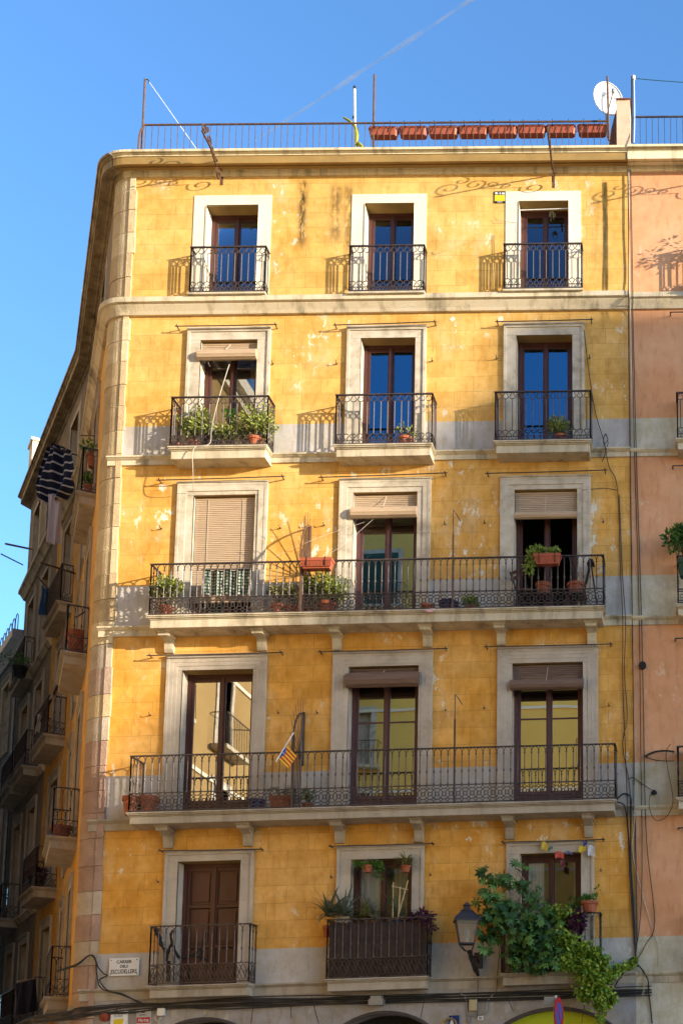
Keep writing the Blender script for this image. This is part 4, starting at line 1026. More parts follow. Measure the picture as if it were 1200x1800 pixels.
# checked cloth on a rack, chair, folded stool
cl = MB(); a, va = UV(358, 1003, .3); b_, _ = UV(440, 1003, .3); vb_ = UV(400, 1046, .3)[1]; nx, ny = 30, 16
for i in range(nx):
    for j in range(ny):
        def cp(i, j): return FA.pt(a + (b_ - a) * i / nx, .3 + .025 * sin(i * .9) + .01 * sin(j * .7 + i), va + (vb_ - va) * j / ny + .012 * sin(i * .55))
        k = (i % 2) + (j % 2); c = ((.02, .045, .03), (.07, .11, .075), (.42, .45, .38))[k]
        cl.quad(cp(i, j), cp(i + 1, j), cp(i + 1, j + 1), cp(i, j + 1), c)
p = FA.pt((a + b_) / 2, .3, va); tag(cl.build('checked_cloth', m_vc, None, loc=p, smooth=True), 'green and white checked cloth drying in front of the full-length blind', 'cloth')
rk = MB(); f0 = fl((3, 0))
rk.tube([FA.pt(a - .05, .3, va + .02), FA.pt(b_ + .05, .3, va + .02)], .012, 5)
for x in (a, b_):
    for dd in (.12, .42): rk.tube([FA.pt(x, .3, va + .02), FA.pt(x, dd, f0)], .01, 5)
tag(rk.build('drying_rack', m_zinc, None, loc=FA.pt(a, .3, f0)), 'folding drying rack holding the checked cloth', 'rack')
ch = thing('folding_chair', FA.pt(UV(912, 1060, .2)[0], .2, f0), 'brown folding chair leaning by the dark doorway of the long balcony', 'chair')
u = UV(910, 1020, .2)[0]; b = MB()
for q, z0, z1 in (((-.14, .1), .78, .84), ((-.14, .1), .66, .72)): b.add([FA.pt(u + q[0], .26, f0 + z0), FA.pt(u + q[1] + .08, .2, f0 + z0 + .16), FA.pt(u + q[1] + .08, .2, f0 + z1 + .16), FA.pt(u + q[0], .26, f0 + z1), FA.pt(u + q[0], .235, f0 + z0), FA.pt(u + q[1] + .08, .175, f0 + z0 + .16), FA.pt(u + q[1] + .08, .175, f0 + z1 + .16), FA.pt(u + q[0], .235, f0 + z1)], [(0, 1, 2, 3), (4, 7, 6, 5), (0, 4, 5, 1), (3, 2, 6, 7), (0, 3, 7, 4), (1, 5, 6, 2)])
b.build('backrest', m_door, ch); b = MB()
for dx in (0, .2): b.tube([FA.pt(u - .15 + dx * 1.1, .25 - dx * .25, f0 + .85 + dx * .75), FA.pt(u + .12 + dx, .25, f0)], .014, 5); b.tube([FA.pt(u + .2 + dx * .6, .3, f0 + .44), FA.pt(u - .12 + dx, .12, f0)], .014, 5)
b.build('leg', m_black, ch); b = MB(); b.box(FA, u - .02, u + .3, .1, .38, f0 + .43, f0 + .45); b.build('seat', m_door, ch)
fs = thing('folding_stool', FA.pt(UV(1040, 1050, .3)[0], .3, f0), 'black folded trestle stool at the right end of the long balcony', 'stool')
u = UV(1043, 1030, .3)[0]; b = MB()
for dd in (.2, .34): b.tube([FA.pt(u - .06, dd, f0 + 1.02), FA.pt(u - .28, dd, f0)], .014, 5); b.tube([FA.pt(u - .06, dd, f0 + 1.02), FA.pt(u + .08, dd, f0)], .014, 5)
b.build('leg', m_black, fs); b = MB(); b.box(FA, u - .13, u + .02, .18, .36, f0 + .95, f0 + 1.05, top=(.04, .02)); b.build('seat', m_black, fs)

# lower gallery
for x, lab in ((252, 'terracotta pot in the left corner of the lower long balcony, left one of the pair'), (281, 'terracotta pot in the left corner of the lower long balcony, right one of the pair')):
    plainpot(x, fl((2, 0)), .32, .17, .36, lab)
plainpot(465, fl((2, 0)), .3, .16, .24, 'dark blue bucket standing beside the long planter on the lower balcony', m_bluepl, 'bucket', 'bucket')
a, _ = UV(478, 1400, .34); b_, _ = UV(513, 1400, .34); f0 = fl((2, 0))
t = thing('planter_trough', FA.pt((a + b_) / 2, .3, f0), 'square terracotta trough with small grey green plants left of the spiked screen', 'planter')
box_planter(t, a, b_, .2, .46, f0, f0 + .28, m_terr, bowed=.02); fb = MB()
for k in range(6): clump(fb, FA.pt(rnd(a, b_), .33, f0 + rnd(.3, .38)), (.09, .08, .08), 40, .07, .35)
fb.build('foliage', l_aloe, t)
bush('dark spidery plant on the floor right of the spiked screen', 540, 1400, .3, 26, 20, fl((2, 0)), l_dark, 90, .08, .25, pot=(541, .1, .14), clumps=6)
# first floor windows
f1 = fl((1, 1)); rt = BAL[(1, 1)]['vt']
spiky('large grey green aloe sprawling over the left end of the planted balcony', 577, 1612, .12, rt - .3, l_aloe, 24, .8, .066, .62, pot=(.1, .22), lo=-.05)
spiky('upright aloe with reddish pot beside the sprawling one', 604, 1610, .12, rt - .28, l_aloe, 30, .68, .064, .38, pot=(.1, .24), lo=.1)
spiky('bushy spider plant trailing over the rail between aloe and trellis', 640, 1612, .15, rt - .26, l_straw, 90, .42, .03, .8, pot=(.1, .2), lo=-.1)
spiky('small feathery grass standing between the two curtains', 655, 1606, .16, rt - .22, l_aloe, 30, .4, .008, .3, pot=(.08, .2))
t = spiky('aloe with thin stalks growing round a bamboo trellis', 697, 1612, .14, rt - .26, l_aloe, 14, .62, .05, .3, pot=(.1, .24), potmat=m_bluepl)
tr = MB(); A = lambda x, y: PT(x, y, .2)
for q in ((A(690, 1616), A(691, 1551)), (A(698, 1616), A(717, 1548)), (A(700, 1612), A(703, 1560)), (A(688, 1558), A(717, 1565))): tr.tube(list(q), .011, 5)
tag(tr.build('plant_trellis', mat('bamboo_cane', (.62, .46, .24)), None, loc=A(695, 1610)), 'small bamboo cane trellis standing in the aloe pot', 'trellis')
t = bush('purple trailing plant over the right end of the planted balcony', 738, 1611, .2, 54, 24, rt - .25, l_purp, 90, .12, .32, pot=(735, .08, .2), clumps=10, droop=.4)
fb = MB()
for k in range(24): clump(fb, PT(752 + rnd(-3, 8) + k * .2, 1612 + k * 1.1, .42), (.04, .04, .04), 3, .1, .3, .5)
fb.build('trailing_shoot', l_purp, t)
def hanging(label, px, py, d, ytop, r, h, lm, spider=False):
    p = PT(px, py, d); t = thing('hanging_pot', p, label, 'plant', None); pot_mesh(t, p, r, h); fb = MB()
    if spider:
        for i in range(60):
            a = rnd(0, 2 * pi); el = rnd(.5, 1.4); dd = V((cos(a) * cos(el), sin(a) * cos(el), sin(el))); q = p + V((0, 0, h)); c = rnd(0, 1); pts = []; s_ = V((-sin(a), cos(a), 0))
            for k in range(7): wk = .011 * (1 - (k / 6) ** 2) + .001; pts += [q - s_ * wk, q + s_ * wk]; q = q + dd * .06; dd = (dd + V((0, 0, -.34))).normalized()
            fb.add(pts, [(2 * k, 2 * k + 1, 2 * k + 3, 2 * k + 2) for k in range(6)], (c, c, c))
    else:
        for k in range(14): clump(fb, p + V((rnd(-.2, .22), rnd(-.08, .08), h + rnd(-.02, .06))), (.05, .05, .04), 14, .055, .8)
        for k in range(9): clump(fb, p + V((.2 + rnd(-.06, .08), rnd(-.05, .05), rnd(-.1, .1))), (.04, .04, .05), 12, .05, .8, .3)
    fb.build('foliage', lm, t); sb = MB(); top = PT(px, ytop, .13)
    for a in (0, 2.1, 4.2): sb.tube([p + V((r * cos(a), r * sin(a), h)), V((p.x, top.y, p.z + h + .22))], .003, 4)
    sb.tube([V((p.x, top.y, p.z + h + .22)), top], .003, 4); sb.build('cord', m_cablew, t)
hanging('small hanging terracotta pot of round leaved plant before the white curtain', 646, 1534, .13, 1487, .105, .13, l_green)
hanging('hanging terracotta pot of arching spider plant at the right of the same window', 713, 1534, .13, 1485, .095, .13, l_straw, True)
# dark reed backing behind the planted balcony's bars
q = BAL[(1, 1)]; b = MB()
for k in range(60):
    u = q['u0'] + .03 + (q['u1'] - q['u0'] - .06) * k / 60; b.box(FA, u, u + (q['u1'] - q['u0']) / 63, q['dep'] - .04 + .006 * (k % 2), q['dep'] - .03 + .006 * (k % 2), q['vb'] + .02, q['vt'] - rnd(.03, .09))
tag(b.build('reed_screen', mat('dark_reed', (.075, .05, .042), (.04, .028, .025), .9, 6, .3, 60), None, loc=FA.pt(q['u0'], q['dep'], q['vb'])), 'dark reed screen tied behind the bars of the planted balcony', 'screen')
# withered branches on the left first floor balcony
q = BAL[(1, 0)]; b = MB(); A = lambda x, y, d=.16: PT(x, y, d)
for pts, r_ in (([A(292, 1690), A(296, 1672), A(303, 1662), A(315, 1684), A(330, 1680)], .03), ([A(272, 1634), A(280, 1648), A(285, 1665), A(296, 1674)], .035), ([A(303, 1662), A(300, 1645), A(304, 1636)], .02), ([A(330, 1680), A(345, 1676), A(352, 1668)], .02), ([A(352, 1690), A(357, 1660), A(360, 1640)], .025), ([A(330, 1680), A(350, 1683), A(366, 1690)], .02)):
    b.tube(spline(pts, 5), [r_ * rnd(.6, 1.3) for _ in spline(pts, 5)], 6)
b.tube([A(296, 1690), A(296, 1727)], .04, 8)
tag(b.build('driftwood', m_black, None, loc=A(296, 1727)), 'blackened twisted branches standing behind the bars of the lower left balcony', 'branches')
# big climbing shrub, ivy, purple plant and green pot at the right window
p0 = PT(930, 1705, .3); t = thing('climbing_shrub', p0, 'big dark green umbrella shrub climbing out of the right first floor balcony beside the lantern', 'plant')
fb = MB()
def palm_leaf(c, r, n):
    for _ in range(n):
        q = c + V((random.gauss(0, r[0]), random.gauss(0, r[1]), random.gauss(0, r[2]))); ax = V((rnd(-1, 1), rnd(-1.2, .1), rnd(-.1, 1))).normalized(); x = ax.orthogonal().normalized(); y = ax.cross(x); cc = rnd(0, 1) ** 1.4; a0 = rnd(0, 6); s_ = rnd(.8, 1.25)
        for k in range(7):
            a = a0 + k * 2 * pi / 7; dd = (x * cos(a) + y * sin(a) - ax * .25 - V((0, 0, .25))); leaf(fb, q, dd, .115 * s_, .045 * s_, ax, cc)
for x, y, w_, h_, n, d in ((851, 1540, 12, 12, 12, .55), (880, 1550, 18, 12, 16, .5), (905, 1548, 16, 10, 10, .45), (852, 1575, 14, 14, 18, .6), (872, 1590, 18, 16, 24, .6), (860, 1615, 16, 16, 26, .6), (890, 1615, 20, 18, 30, .55), (861, 1645, 12, 14, 18, .55), (857, 1668, 8, 8, 8, .5), (915, 1560, 12, 12, 10, .4), (912, 1520, 7, 7, 5, .35), (940, 1585, 14, 14, 14, .45), (915, 1610, 22, 18, 34, .6), (935, 1640, 22, 20, 40, .62), (910, 1655, 22, 18, 34, .55), (955, 1615, 20, 18, 30, .6), (965, 1655, 20, 20, 34, .62), (935, 1680, 24, 14, 34, .6), (970, 1685, 16, 12, 22, .6), (905, 1685, 14, 12, 14, .45), (950, 1700, 16, 8, 14, .62)):
    k = .0108; palm_leaf(PT(x, y, d), (w_ * k * .66, .1, h_ * k * .66), int(n * 1.15))
fb.build('foliage', l_dark, t); sb = MB()
for pts, r_ in (([(930, 1705), (922, 1660), (905, 1600), (914, 1575), (906, 1552), (912, 1525)], .022), ([(925, 1700), (895, 1640), (870, 1590), (860, 1560), (862, 1540)], .02), ([(912, 1590), (916, 1565), (920, 1545), (905, 1538)], .018), ([(930, 1705), (950, 1650), (945, 1590)], .02)):
    s_ = spline([PT(x, y, .42) for x, y in pts], 5); sb.tube(s_, [r_ * (1 - .6 * i / len(s_)) for i in range(len(s_))], 6)
sb.build('stem', mat('pale_bark', (.32, .26, .17)), t)
t = thing('trailing_ivy', PT(1010, 1700, .45), 'light green ivy cascading from the right first floor balcony down to the arch', 'plant'); fb = MB()
for x, y, w_, h_, n, d in ((985, 1610, 20, 14, 150, .45), (965, 1600, 14, 8, 60, .45), (990, 1650, 18, 16, 160, .5), (1010, 1668, 22, 16, 200, .5), (1035, 1675, 18, 14, 150, .48), (1000, 1690, 20, 14, 190, .55), (1030, 1700, 22, 16, 240, .5), (1055, 1690, 14, 14, 130, .42), (1040, 1725, 22, 16, 260, .5), (1065, 1715, 14, 12, 130, .36), (1055, 1745, 16, 12, 200, .45), (1030, 1748, 16, 12, 170, .5), (1058, 1768, 12, 10, 120, .42), (1075, 1757, 8, 8, 70, .36), (1055, 1790, 6, 8, 50, .38), (1083, 1705, 10, 8, 60, .2), (1100, 1698, 10, 6, 50, .16), (1113, 1690, 5, 7, 36, .12)):
    k = .0108; c = PT(x, y, d)
    for _ in range(int(n * 2.3)):
        q = c + V((random.gauss(0, w_ * k * .5), random.gauss(0, .06), random.gauss(0, h_ * k * .5))); leaf(fb, q, V((rnd(-.7, .7), rnd(-1, .1), rnd(-1, .35))), rnd(.06, .095), rnd(.055, .085), col=rnd(0, 1) ** 1.3)
fb.build('foliage', l_ivy, t); sb = MB()
for k in range(16):
    x = rnd(985, 1065); sb.tube(spline([PT(x, 1700, .4), PT(x + rnd(-6, 6), 1730, .45), PT(x + rnd(0, 14), 1765, .42)], 4), .004, 4)
sb.build('stem', m_stem, t)
t = bush('dark purple leafy plant hanging below the terracotta pot on the right', 1010, 1622, .42, 36, 44, BAL[(1, 2)]['vs'] + .3, l_purp, 420, .085, .35, pot=(1008, .11, .2), droop=.5)
u = UV(1036, 1606, .32)[0]; b0 = FA.pt(u, .3, BAL[(1, 2)]['vt'] + .01); t = thing('potted_plant', b0, 'fresh green herb in an orange terracotta pot on the balcony rail', 'plant'); pot_mesh(t, b0, .165, .21); fb = MB()
for k in range(16): clump(fb, b0 + V((rnd(-.15, .13), rnd(-.1, .1), .22 + rnd(0, .16))), (.05, .05, .05), 26, .045, .6)
for k in range(8): clump(fb, b0 + V((-.26 + rnd(-.12, .08), rnd(-.1, .1), .14 + rnd(-.1, .14))), (.06, .06, .06), 18, .06, .6)
clump(fb, b0 + V((.15, 0, .46)), (.03, .03, .06), 8, .06)
fb.build('foliage', l_green, t)
# salmon neighbour's plants
us = ux(1283, 700)
bush('leafy shrub at the near end of the salmon house balcony, halfway up the photo', 1196, 950, .4, 56, 46, floor[3] + .6, l_dark, 360, .09, pot=(1204, .17, .34), potmat=mat('green_plastic', (.04, .10, .08)))
c = FA.pt(us - .15, .42, floor[5] + 1.1); t = thing('potted_shrub', FA.pt(us - .15, .25, floor[5] + .02), 'shrub on the top balcony of the salmon house, just outside the right edge', 'plant'); pot_mesh(t, FA.pt(us - .15, .25, floor[5] + .02), .16, .3); fb = MB()
for q in ell(c, (.5, .2, .3), 16): clump(fb, q, (.16, .1, .12), 22, .09, .3)
fb.build('foliage', l_dark, t)
bx = thing('cabinet', FA.pt(us - .7, .3, floor[2] + .02), 'small grey metal cabinet on the salmon house balcony at the right edge', 'cabinet'); b = MB(); b.box(FA, us - .98, us - .5, .12, .46, floor[2] + .02, floor[2] + .95); b.box(FA, us - 1.05, us - .44, .06, .55, floor[2] + 1.0, floor[2] + 1.08); b.build('cabinet_body', m_zinc, bx)
b = MB(); 
for k in range(4): b.tube([FA.pt(us - .9 + .05 * k, .47, floor[2] + .3), FA.pt(us - .9 + .05 * k, .47, floor[2] + .75)], .02, 6)
b.build('white_bottles', m_white, bx)
# ------------------------------------------------------------------ roll-up slat blinds
def blind(k, y0, y1, roll, label, mt, over=.0, full=False, cord=True):
    u0, u1, vt, *_ = opening(k); d = -.06; va = UV((WIN[k][0][0] + WIN[k][0][1]) / 2, y0, d)[1]; vb_ = UV((WIN[k][0][0] + WIN[k][0][1]) / 2, y1, d)[1]
    t = thing('roller_blind', FA.pt((u0 + u1) / 2, d, vt - .04), label, 'blind'); b = MB(); b.box(FA, u0 + .01, u1 - .01, d - .03, d + .01, vt - .06, vt - .02)
    v = vt - .065; h = .04
    while v - h > vb_:
        b.box(FA, u0 + .015, u1 - .015, d - .006, d + .004, v - h + .007, v, top=(0, .003)); v -= h
    b.build('slats', mt, t)
    if roll:
        r = MB(); a, c = u0 + .005 - over, u1 - .005 + over * .5; cx = (vb_ + .0); dd = d + .05 if not over else .06
        n = 22
        for (x0, x1) in ((a, c),):
            ring = []
            for i in range(n):
                an = 2 * pi * i / n; rr_ = roll * (1 + .06 * (i % 2)) * (1 - .1 * sin(an)); ring.append((dd + rr_ * .85 * cos(an), cx + rr_ * sin(an)))
            r.prism(FA, ring, x0, x1)
            for e in (x0 - .002, x1 + .002): r.tube([FA.pt(e, dd + roll * .8 * (1 - i / 26) * cos(i * .6), cx + roll * .85 * (1 - i / 26) * sin(i * .6)) for i in range(24)], .004, 4)
        r.build('roll', mt, t)
    cb = MB(); um = (u0 + u1) / 2
    if roll: cb.tube([FA.pt(um, d + .02, vt - .06), FA.pt(um - .01, (.15 if over else d + .145), vb_ + roll * .5), FA.pt(um, d + .06, vb_ - roll * 1.1), FA.pt(um + .01, d + .02, vb_ + roll)], .006, 4)
    else:
        for f in (.22, .78): cb.tube([FA.pt(u0 + (u1 - u0) * f, d + .012, vt - .04), FA.pt(u0 + (u1 - u0) * f, d + .012, vb_)], .004, 4)
    cb.build('cord', m_cablew, t); return t
blind((4, 0), 608, 629, .105, 'tan roll-up blind half gathered over the upper left door with the jade shrubs', m_blind, over=.03)
blind((3, 0), 882, 1062, 0, 'tan slatted blind let down to the floor behind the checked cloth', m_blind)
blind((3, 1), 878, 905, .11, 'tan blind rolled up over the middle door of the long sunlit balcony', m_blind, over=.03)
blind((3, 2), 870, 907, .075, 'tan blind part lowered over the dark open doorway with the succulent box', m_blind)
blind((2, 1), 1184, 1198, .14, 'dark brown blind rolled tight above the middle door of the lower long balcony', m_blindb, over=.04)
blind((2, 2), 1173, 1206, .10, 'dark brown blind with slats showing above the right door of the lower long balcony', m_blindb, over=.04)
# cord tied from the upper left blind down past the balcony
def cable(pts, r, label, cat='cable', mt=None, group=None, name='cable', n=5, k=6):
    s_ = spline([PT(*p) for p in pts], k); b = MB(); b.tube(s_, r, n); return tag(b.build(name, mt or m_cable, None, loc=s_[0]), label, cat, group)
cable([(403, 640, -.02), (383, 705, .38), (372, 752, .4), (368, 780, .42), (341, 788, .45), (339, 830, .47), (340, 862, .1)], .007, 'pale cord tied from the half gathered blind down over the balcony edge', 'cord', m_cablew, name='cord')
# ------------------------------------------------------------------ fan shaped spike screens, posts on the galleries (parts of their balcony)
def screen(k, pxp, ytop, ybot, spikes_y, mt, nsp):
    bo = BALO[k]; q = BAL[k]; b = MB(); u = UV(pxp, ytop, q['dep'])[0]; vt_ = UV(pxp, ytop, q['dep'])[1]; c = (q['dep'] * .15, q['vt'] - .02)
    b.box(FA, u - .02, u + .02, q['dep'] + .0, q['dep'] + .045, q['vb'] - .03, vt_)
    b.box(FA, u - .025, u + .025, .0, .04, q['vt'] - .12, q['vt'] + .95)
    H = .92; R_ = q['dep'] + .1
    b.tube([FA.pt(u, max(.02, R_ * cos(a * pi / 24)) , q['vt'] + H * sin(a * pi / 24)) for a in range(13)], .018, 4)
    for i in range(nsp):
        a = (.06 + .92 * i / (nsp - 1)) * pi / 2; L_ = 1.33
        b.tube([FA.pt(u, .05 + .06 * cos(a), q['vt'] - .05), FA.pt(u, .03 + R_ * 1.25 * cos(a), q['vt'] - .05 + H * 1.36 * sin(a))], [.010, .004], 5)
    for i in range(6): d = .06 + (q['dep'] - .1) * i / 5; b.tube([FA.pt(u, d, q['vb']), FA.pt(u, d, q['vt'])], .009, 4)
    b.build('divider_screen', mt, bo)
screen((3, 0), 531, 966, 1075, 915, m_rust, 8); screen((2, 0), 517, 1292, 1420, 1238, m_iron, 8)
for k, px, yt_, mt in (((3, 0), 797, 897, m_rust), ((2, 0), 800, 1221, m_iron)):
    q = BAL[k]; b = MB(); u, vt_ = UV(px, yt_, q['dep']); b.box(FA, u - .016, u + .016, q['dep'], q['dep'] + .03, q['vb'] - .04, vt_ - .5); p = FA.pt(u, q['dep'] + .015, vt_)
    b.tube([FA.pt(u, q['dep'] + .015, vt_ - .52), p, p + V((.05, .08, -.06)), p + V((.11, .16, -.16))], .011, 5); b.build('pole', mt, BALO[k])
# wires on the upper sunny gallery
cable([(640, 918, .05), (560, 945, .3), (470, 985, .46)], .0025, 'thin pale wire stretched over the middle of the long sunlit balcony', 'wire', m_cablew, name='wire')
cable([(662, 907, .0), (600, 960, .3), (545, 990, .48)], .0025, 'thin pale wire slanting from the rolled blind to the hung window box', 'wire', m_cablew, name='wire')
# ------------------------------------------------------------------ small flag
p = PT(516, 1288, .66); q = PT(487, 1336, .78); t = thing('flag', p, 'small red and yellow striped flag with blue triangle and white star', 'flag'); b = MB(); b.tube([p, q + V((-.02, -.01, -.04))], .011, 6); b.build('stick', m_white, t)
b = MB(); nx, ny = 18, 27; e1 = (q - p).normalized(); s0 = p.lerp(q, .47); hl = (q - s0).length * .9; e2_ = V((.75, .02, -.66)).normalized(); fw = .27
for i in range(nx):
    for j in range(ny):
        def cp(i, j):
            s_ = i / nx; tt = j / ny; return s0 + e1 * hl * tt + e2_ * fw * s_ * (1 - .1 * tt) + V((0, .03 * sin(s_ * 7 + tt * 2), -.03 * s_ * s_))
        sx, ty = (i + .5) / nx, (j + .5) / ny
        c = (.80, .55, .04) if int(ty * 9) % 2 == 0 else (.62, .03, .03)
        if sx < .27 - .54 * abs(ty - .5): c = (.03, .10, .42)
        if hypot((sx - .09) * 1.1, ty - .5) < .055: c = (.8, .8, .8)
        b.quad(cp(i, j), cp(i + 1, j), cp(i + 1, j + 1), cp(i, j + 1), c)
b.build('flag_cloth', m_vc, t, smooth=True)
# bunting above the right first floor window
A = lambda x, y: PT(x, y, .12); s_ = spline([A(950, 1481), A(968, 1491), A(985, 1500), A(1005, 1497), A(1020, 1490), A(1033, 1478), A(1043, 1498)], 5); t = thing('bunting', A(950, 1481), 'string of faded little prayer flags above the right first floor window', 'bunting'); b = MB(); b.tube(s_, .004, 4); b.build('string', m_cablew, t)
for (x, y, w_, h_, c) in ((953, 1481, .12, .16, (.62, .48, .06)), (963, 1490, .1, .06, (.12, .2, .14)), (977, 1499, .17, .12, (.55, .10, .07)), (996, 1498, .12, .05, (.15, .15, .3)), (1018, 1487, .14, .12, (.66, .50, .05)), (1025, 1478, .08, .1, (.08, .09, .3)), (1034, 1488, .14, .2, (.6, .6, .62)), (985, 1512, .1, .14, (.16, .05, .06))):
    b = MB(); p = A(x, y)
    def fp(i, j): return p + V((w_ * (i / 4 - .1), -.01 - .02 * sin(i * 1.6 + j), -h_ * j / 3 - .02 * sin(i + x)))
    for i in range(4):
        for j in range(3): b.quad(fp(i, j), fp(i + 1, j), fp(i + 1, j + 1), fp(i, j + 1), c)
    b.build('pennant', m_vc, t, smooth=True)

# ------------------------------------------------------------------ roof things
PLX = [(648, 697), (701, 749), (753, 803), (805, 855), (857, 907), (909, 957), (960, 1010), (1015, 1065)]
WH = ['leftmost', 'second from left', 'third from left', 'fourth from left', 'fifth from left', 'sixth from left', 'seventh from left', 'rightmost']
for (x0, x1), wd_ in zip(PLX, WH):
    yt_ = 222 - 4.5 * (x0 - 648) / 400; yb = yt_ + 23; d1 = .1; a, va = UV(x0 - .5, yt_, d1); b_, _ = UV(x1 + .5, yt_, d1); v0 = UV(x0, yt_ + 13, d1)[1]
    t = thing('roof_planter', FA.pt((a + b_) / 2, 0, v0), 'brick red plastic trough hung on the roof railing, %s of the eight' % wd_, 'planter', 'brick red planters along the roof railing')
    P = FA.pt; b = MB(); w_ = .095; e = .04
    ring = lambda k, v, ins: [P(a + e + ins, d1 - k, v), P(a + ins, d1 - k - e, v), P(a + ins, d1 - w_ * 2 + k + e, v), P(a + e + ins, d1 - w_ * 2 + k, v), P(b_ - e - ins, d1 - w_ * 2 + k, v), P(b_ - ins, d1 - w_ * 2 + k + e, v), P(b_ - ins, d1 - k - e, v), P(b_ - e - ins, d1 - k, v)]
    b.add(ring(.02, v0, .018) + ring(.0, v0 + (va - v0) * .8, 0) + ring(-.012, v0 + (va - v0) * .8, -.012) + ring(-.012, va, -.012) + ring(.01, va, .01) + ring(.012, va - .03, .012), [(r_ * 8 + i, r_ * 8 + (i + 1) % 8, r_ * 8 + 8 + (i + 1) % 8, r_ * 8 + 8 + i) for r_ in range(5) for i in range(8)] + [tuple(range(7, -1, -1)), tuple(range(40, 48))])
    b.build('trough', m_plast, t); h = MB()
    for f in (.22, .78):
        u = a + (b_ - a) * f; h.tube([P(u, .18, va + .06), P(u, .13, va + .075), P(u, d1 + .018, va - .02), P(u, d1 + .018, v0 + .06)], .007, 4)
    h.build('hanger', m_black, t); s_ = MB()
    for _ in range(5): u = rnd(a + .05, b_ - .05); s_.tube([P(u, 0, va - .03), P(u + rnd(-.05, .05), rnd(-.05, .05), va + rnd(.03, .1))], .004, 4)
    s_.build('dry_stem', m_stem, t)
def pole(x, y0, xb, yb, d, r, label, mt, name='pole', n=8):
    p, q = PT(x, y0, d), PT(xb, yb, d); t = thing(name, q, label, 'pole'); b = MB(); b.tube([q, p], r, n); b.build('shaft', mt, t); return t, p, q
t, p, q = pole(255, 138, 249, 262, .1, .022, 'rusty clothesline post at the left corner of the roof', m_rust); b = MB(); b.tube([p + V((0, 0, -.02)), p + V((.05, 0, -.01)), p + V((.09, 0, -.06)), p + V((.07, 0, -.1))], .01, 5); b.build('hook', m_black, t)
t, p, q = pole(623, 153, 624, 258, .04, .027, 'white plastic pipe standing on the roof edge', m_white)
b = MB(); b.lathe(p + V((0, 0, -.04)), [(.03, 0), (.03, .06)], 8); b.lathe(p + V((0, 0, -.72)), [(.031, 0), (.031, .03)], 8); b.build('cap', m_black, t)
pole(658, 131, 656, 258, .06, .024, 'rusty brown post beside the leftmost roof planter', m_rust)
pole(1067, 134, 1070, 246, .3, .022, 'rusty mast in front of the satellite dish', m_rust)
t, p, q = pole(1110.5, 133, 1110, 250, .18, .020, 'black post with white insulator at the joint of the two houses', m_black); b = MB(); b.lathe(p + V((.03, 0, -.09)), [(.02, 0), (.045, .02), (.03, .05), (.045, .08), (.02, .1)], 8); b.build('insulator', m_white, t)
cable([(262, 143, .1), (300, 197, .0), (346, 262, -.3)], .007, 'white clothesline sagging from the left roof post', 'clothesline', m_white, name='clothesline')
cable([(1115, 137, .18), (1160, 141, .1), (1260, 148, 0)], .008, 'thin teal wire leading right from the black roof post', 'wire', mat('teal_wire', (.02, .10, .12)), name='wire')
cable([(1114, 140, .18), (1115, 200, .2), (1114, 250, .3)], .009, 'white wire hanging down beside the black roof post', 'wire', m_white, name='wire')
# yellow green cactus arm by the white pipe
s_ = spline([PT(604, 206, .1), PT(615, 213, .12), PT(624, 222, .14), PT(627, 236, .16), PT(626, 250, .18)], 6); b = MB(); b.tube(s_, [0.022, 0.023, 0.024, 0.026, 0.027, 0.026, 0.024, 0.026, 0.029, 0.031, 0.032, 0.030, 0.026, 0.027, 0.030, 0.033, 0.036, 0.036, 0.036, 0.036, 0.035, 0.032, 0.027, 0.022, 0.016][:len(s_)], 7); b.tube(spline([PT(626, 256, .2), PT(630, 252, .24), PT(637, 258, .26)], 5), .035, 6)
tag(b.build('cactus', mat('yellow_cactus', (.40, .38, .03), (.20, .22, .02), .6, 9), None, loc=s_[-1]), 'yellowish cactus arm bending over the roof railing by the white pipe', 'plant')
# satellite dish
c = PT(1067, 176, -.15); t = thing('satellite_dish', c, 'white satellite dish behind the mast next to the roof pillar', 'dish'); ax = V((.36, -.92, -.12)).normalized(); x = ax.cross(V((0, 0, 1))).normalized(); y = x.cross(ax); b = MB(); pts = []; NR, NA = 7, 28; RD = .345
for i in range(NR):
    r = RD * i / (NR - 1)
    for k in range(NA): a = 2 * pi * k / NA; pts.append(c + x * (r * .93 * cos(a)) + y * (r * sin(a)) + ax * (.55 * r * r))
b.add(pts, [(i * NA + k, i * NA + (k + 1) % NA, (i + 1) * NA + (k + 1) % NA, (i + 1) * NA + k) for i in range(NR - 1) for k in range(NA)])
b.tube([pts[(NR - 1) * NA + k] for k in range(NA)], .012, 5, closed=True); b.build('reflector', m_white, t, smooth=True)
b = MB(); tip = c + ax * .42 - y * .08; b.tube([c - y * RD * .9 + ax * .05, tip], .012, 5); b.tube([c + x * .2, tip], .006, 4); b.lathe(tip, [(.02, -.04), (.035, -.02), (.035, .04), (.015, .06)], 8); b.build('feed_arm', m_zinc, t)
b = MB(); b.tube([c - ax * .02, c - ax * .12, V((c.x, c.y + .14, c.z - .75))], .03, 6); b.build('mount', m_zinc, t)

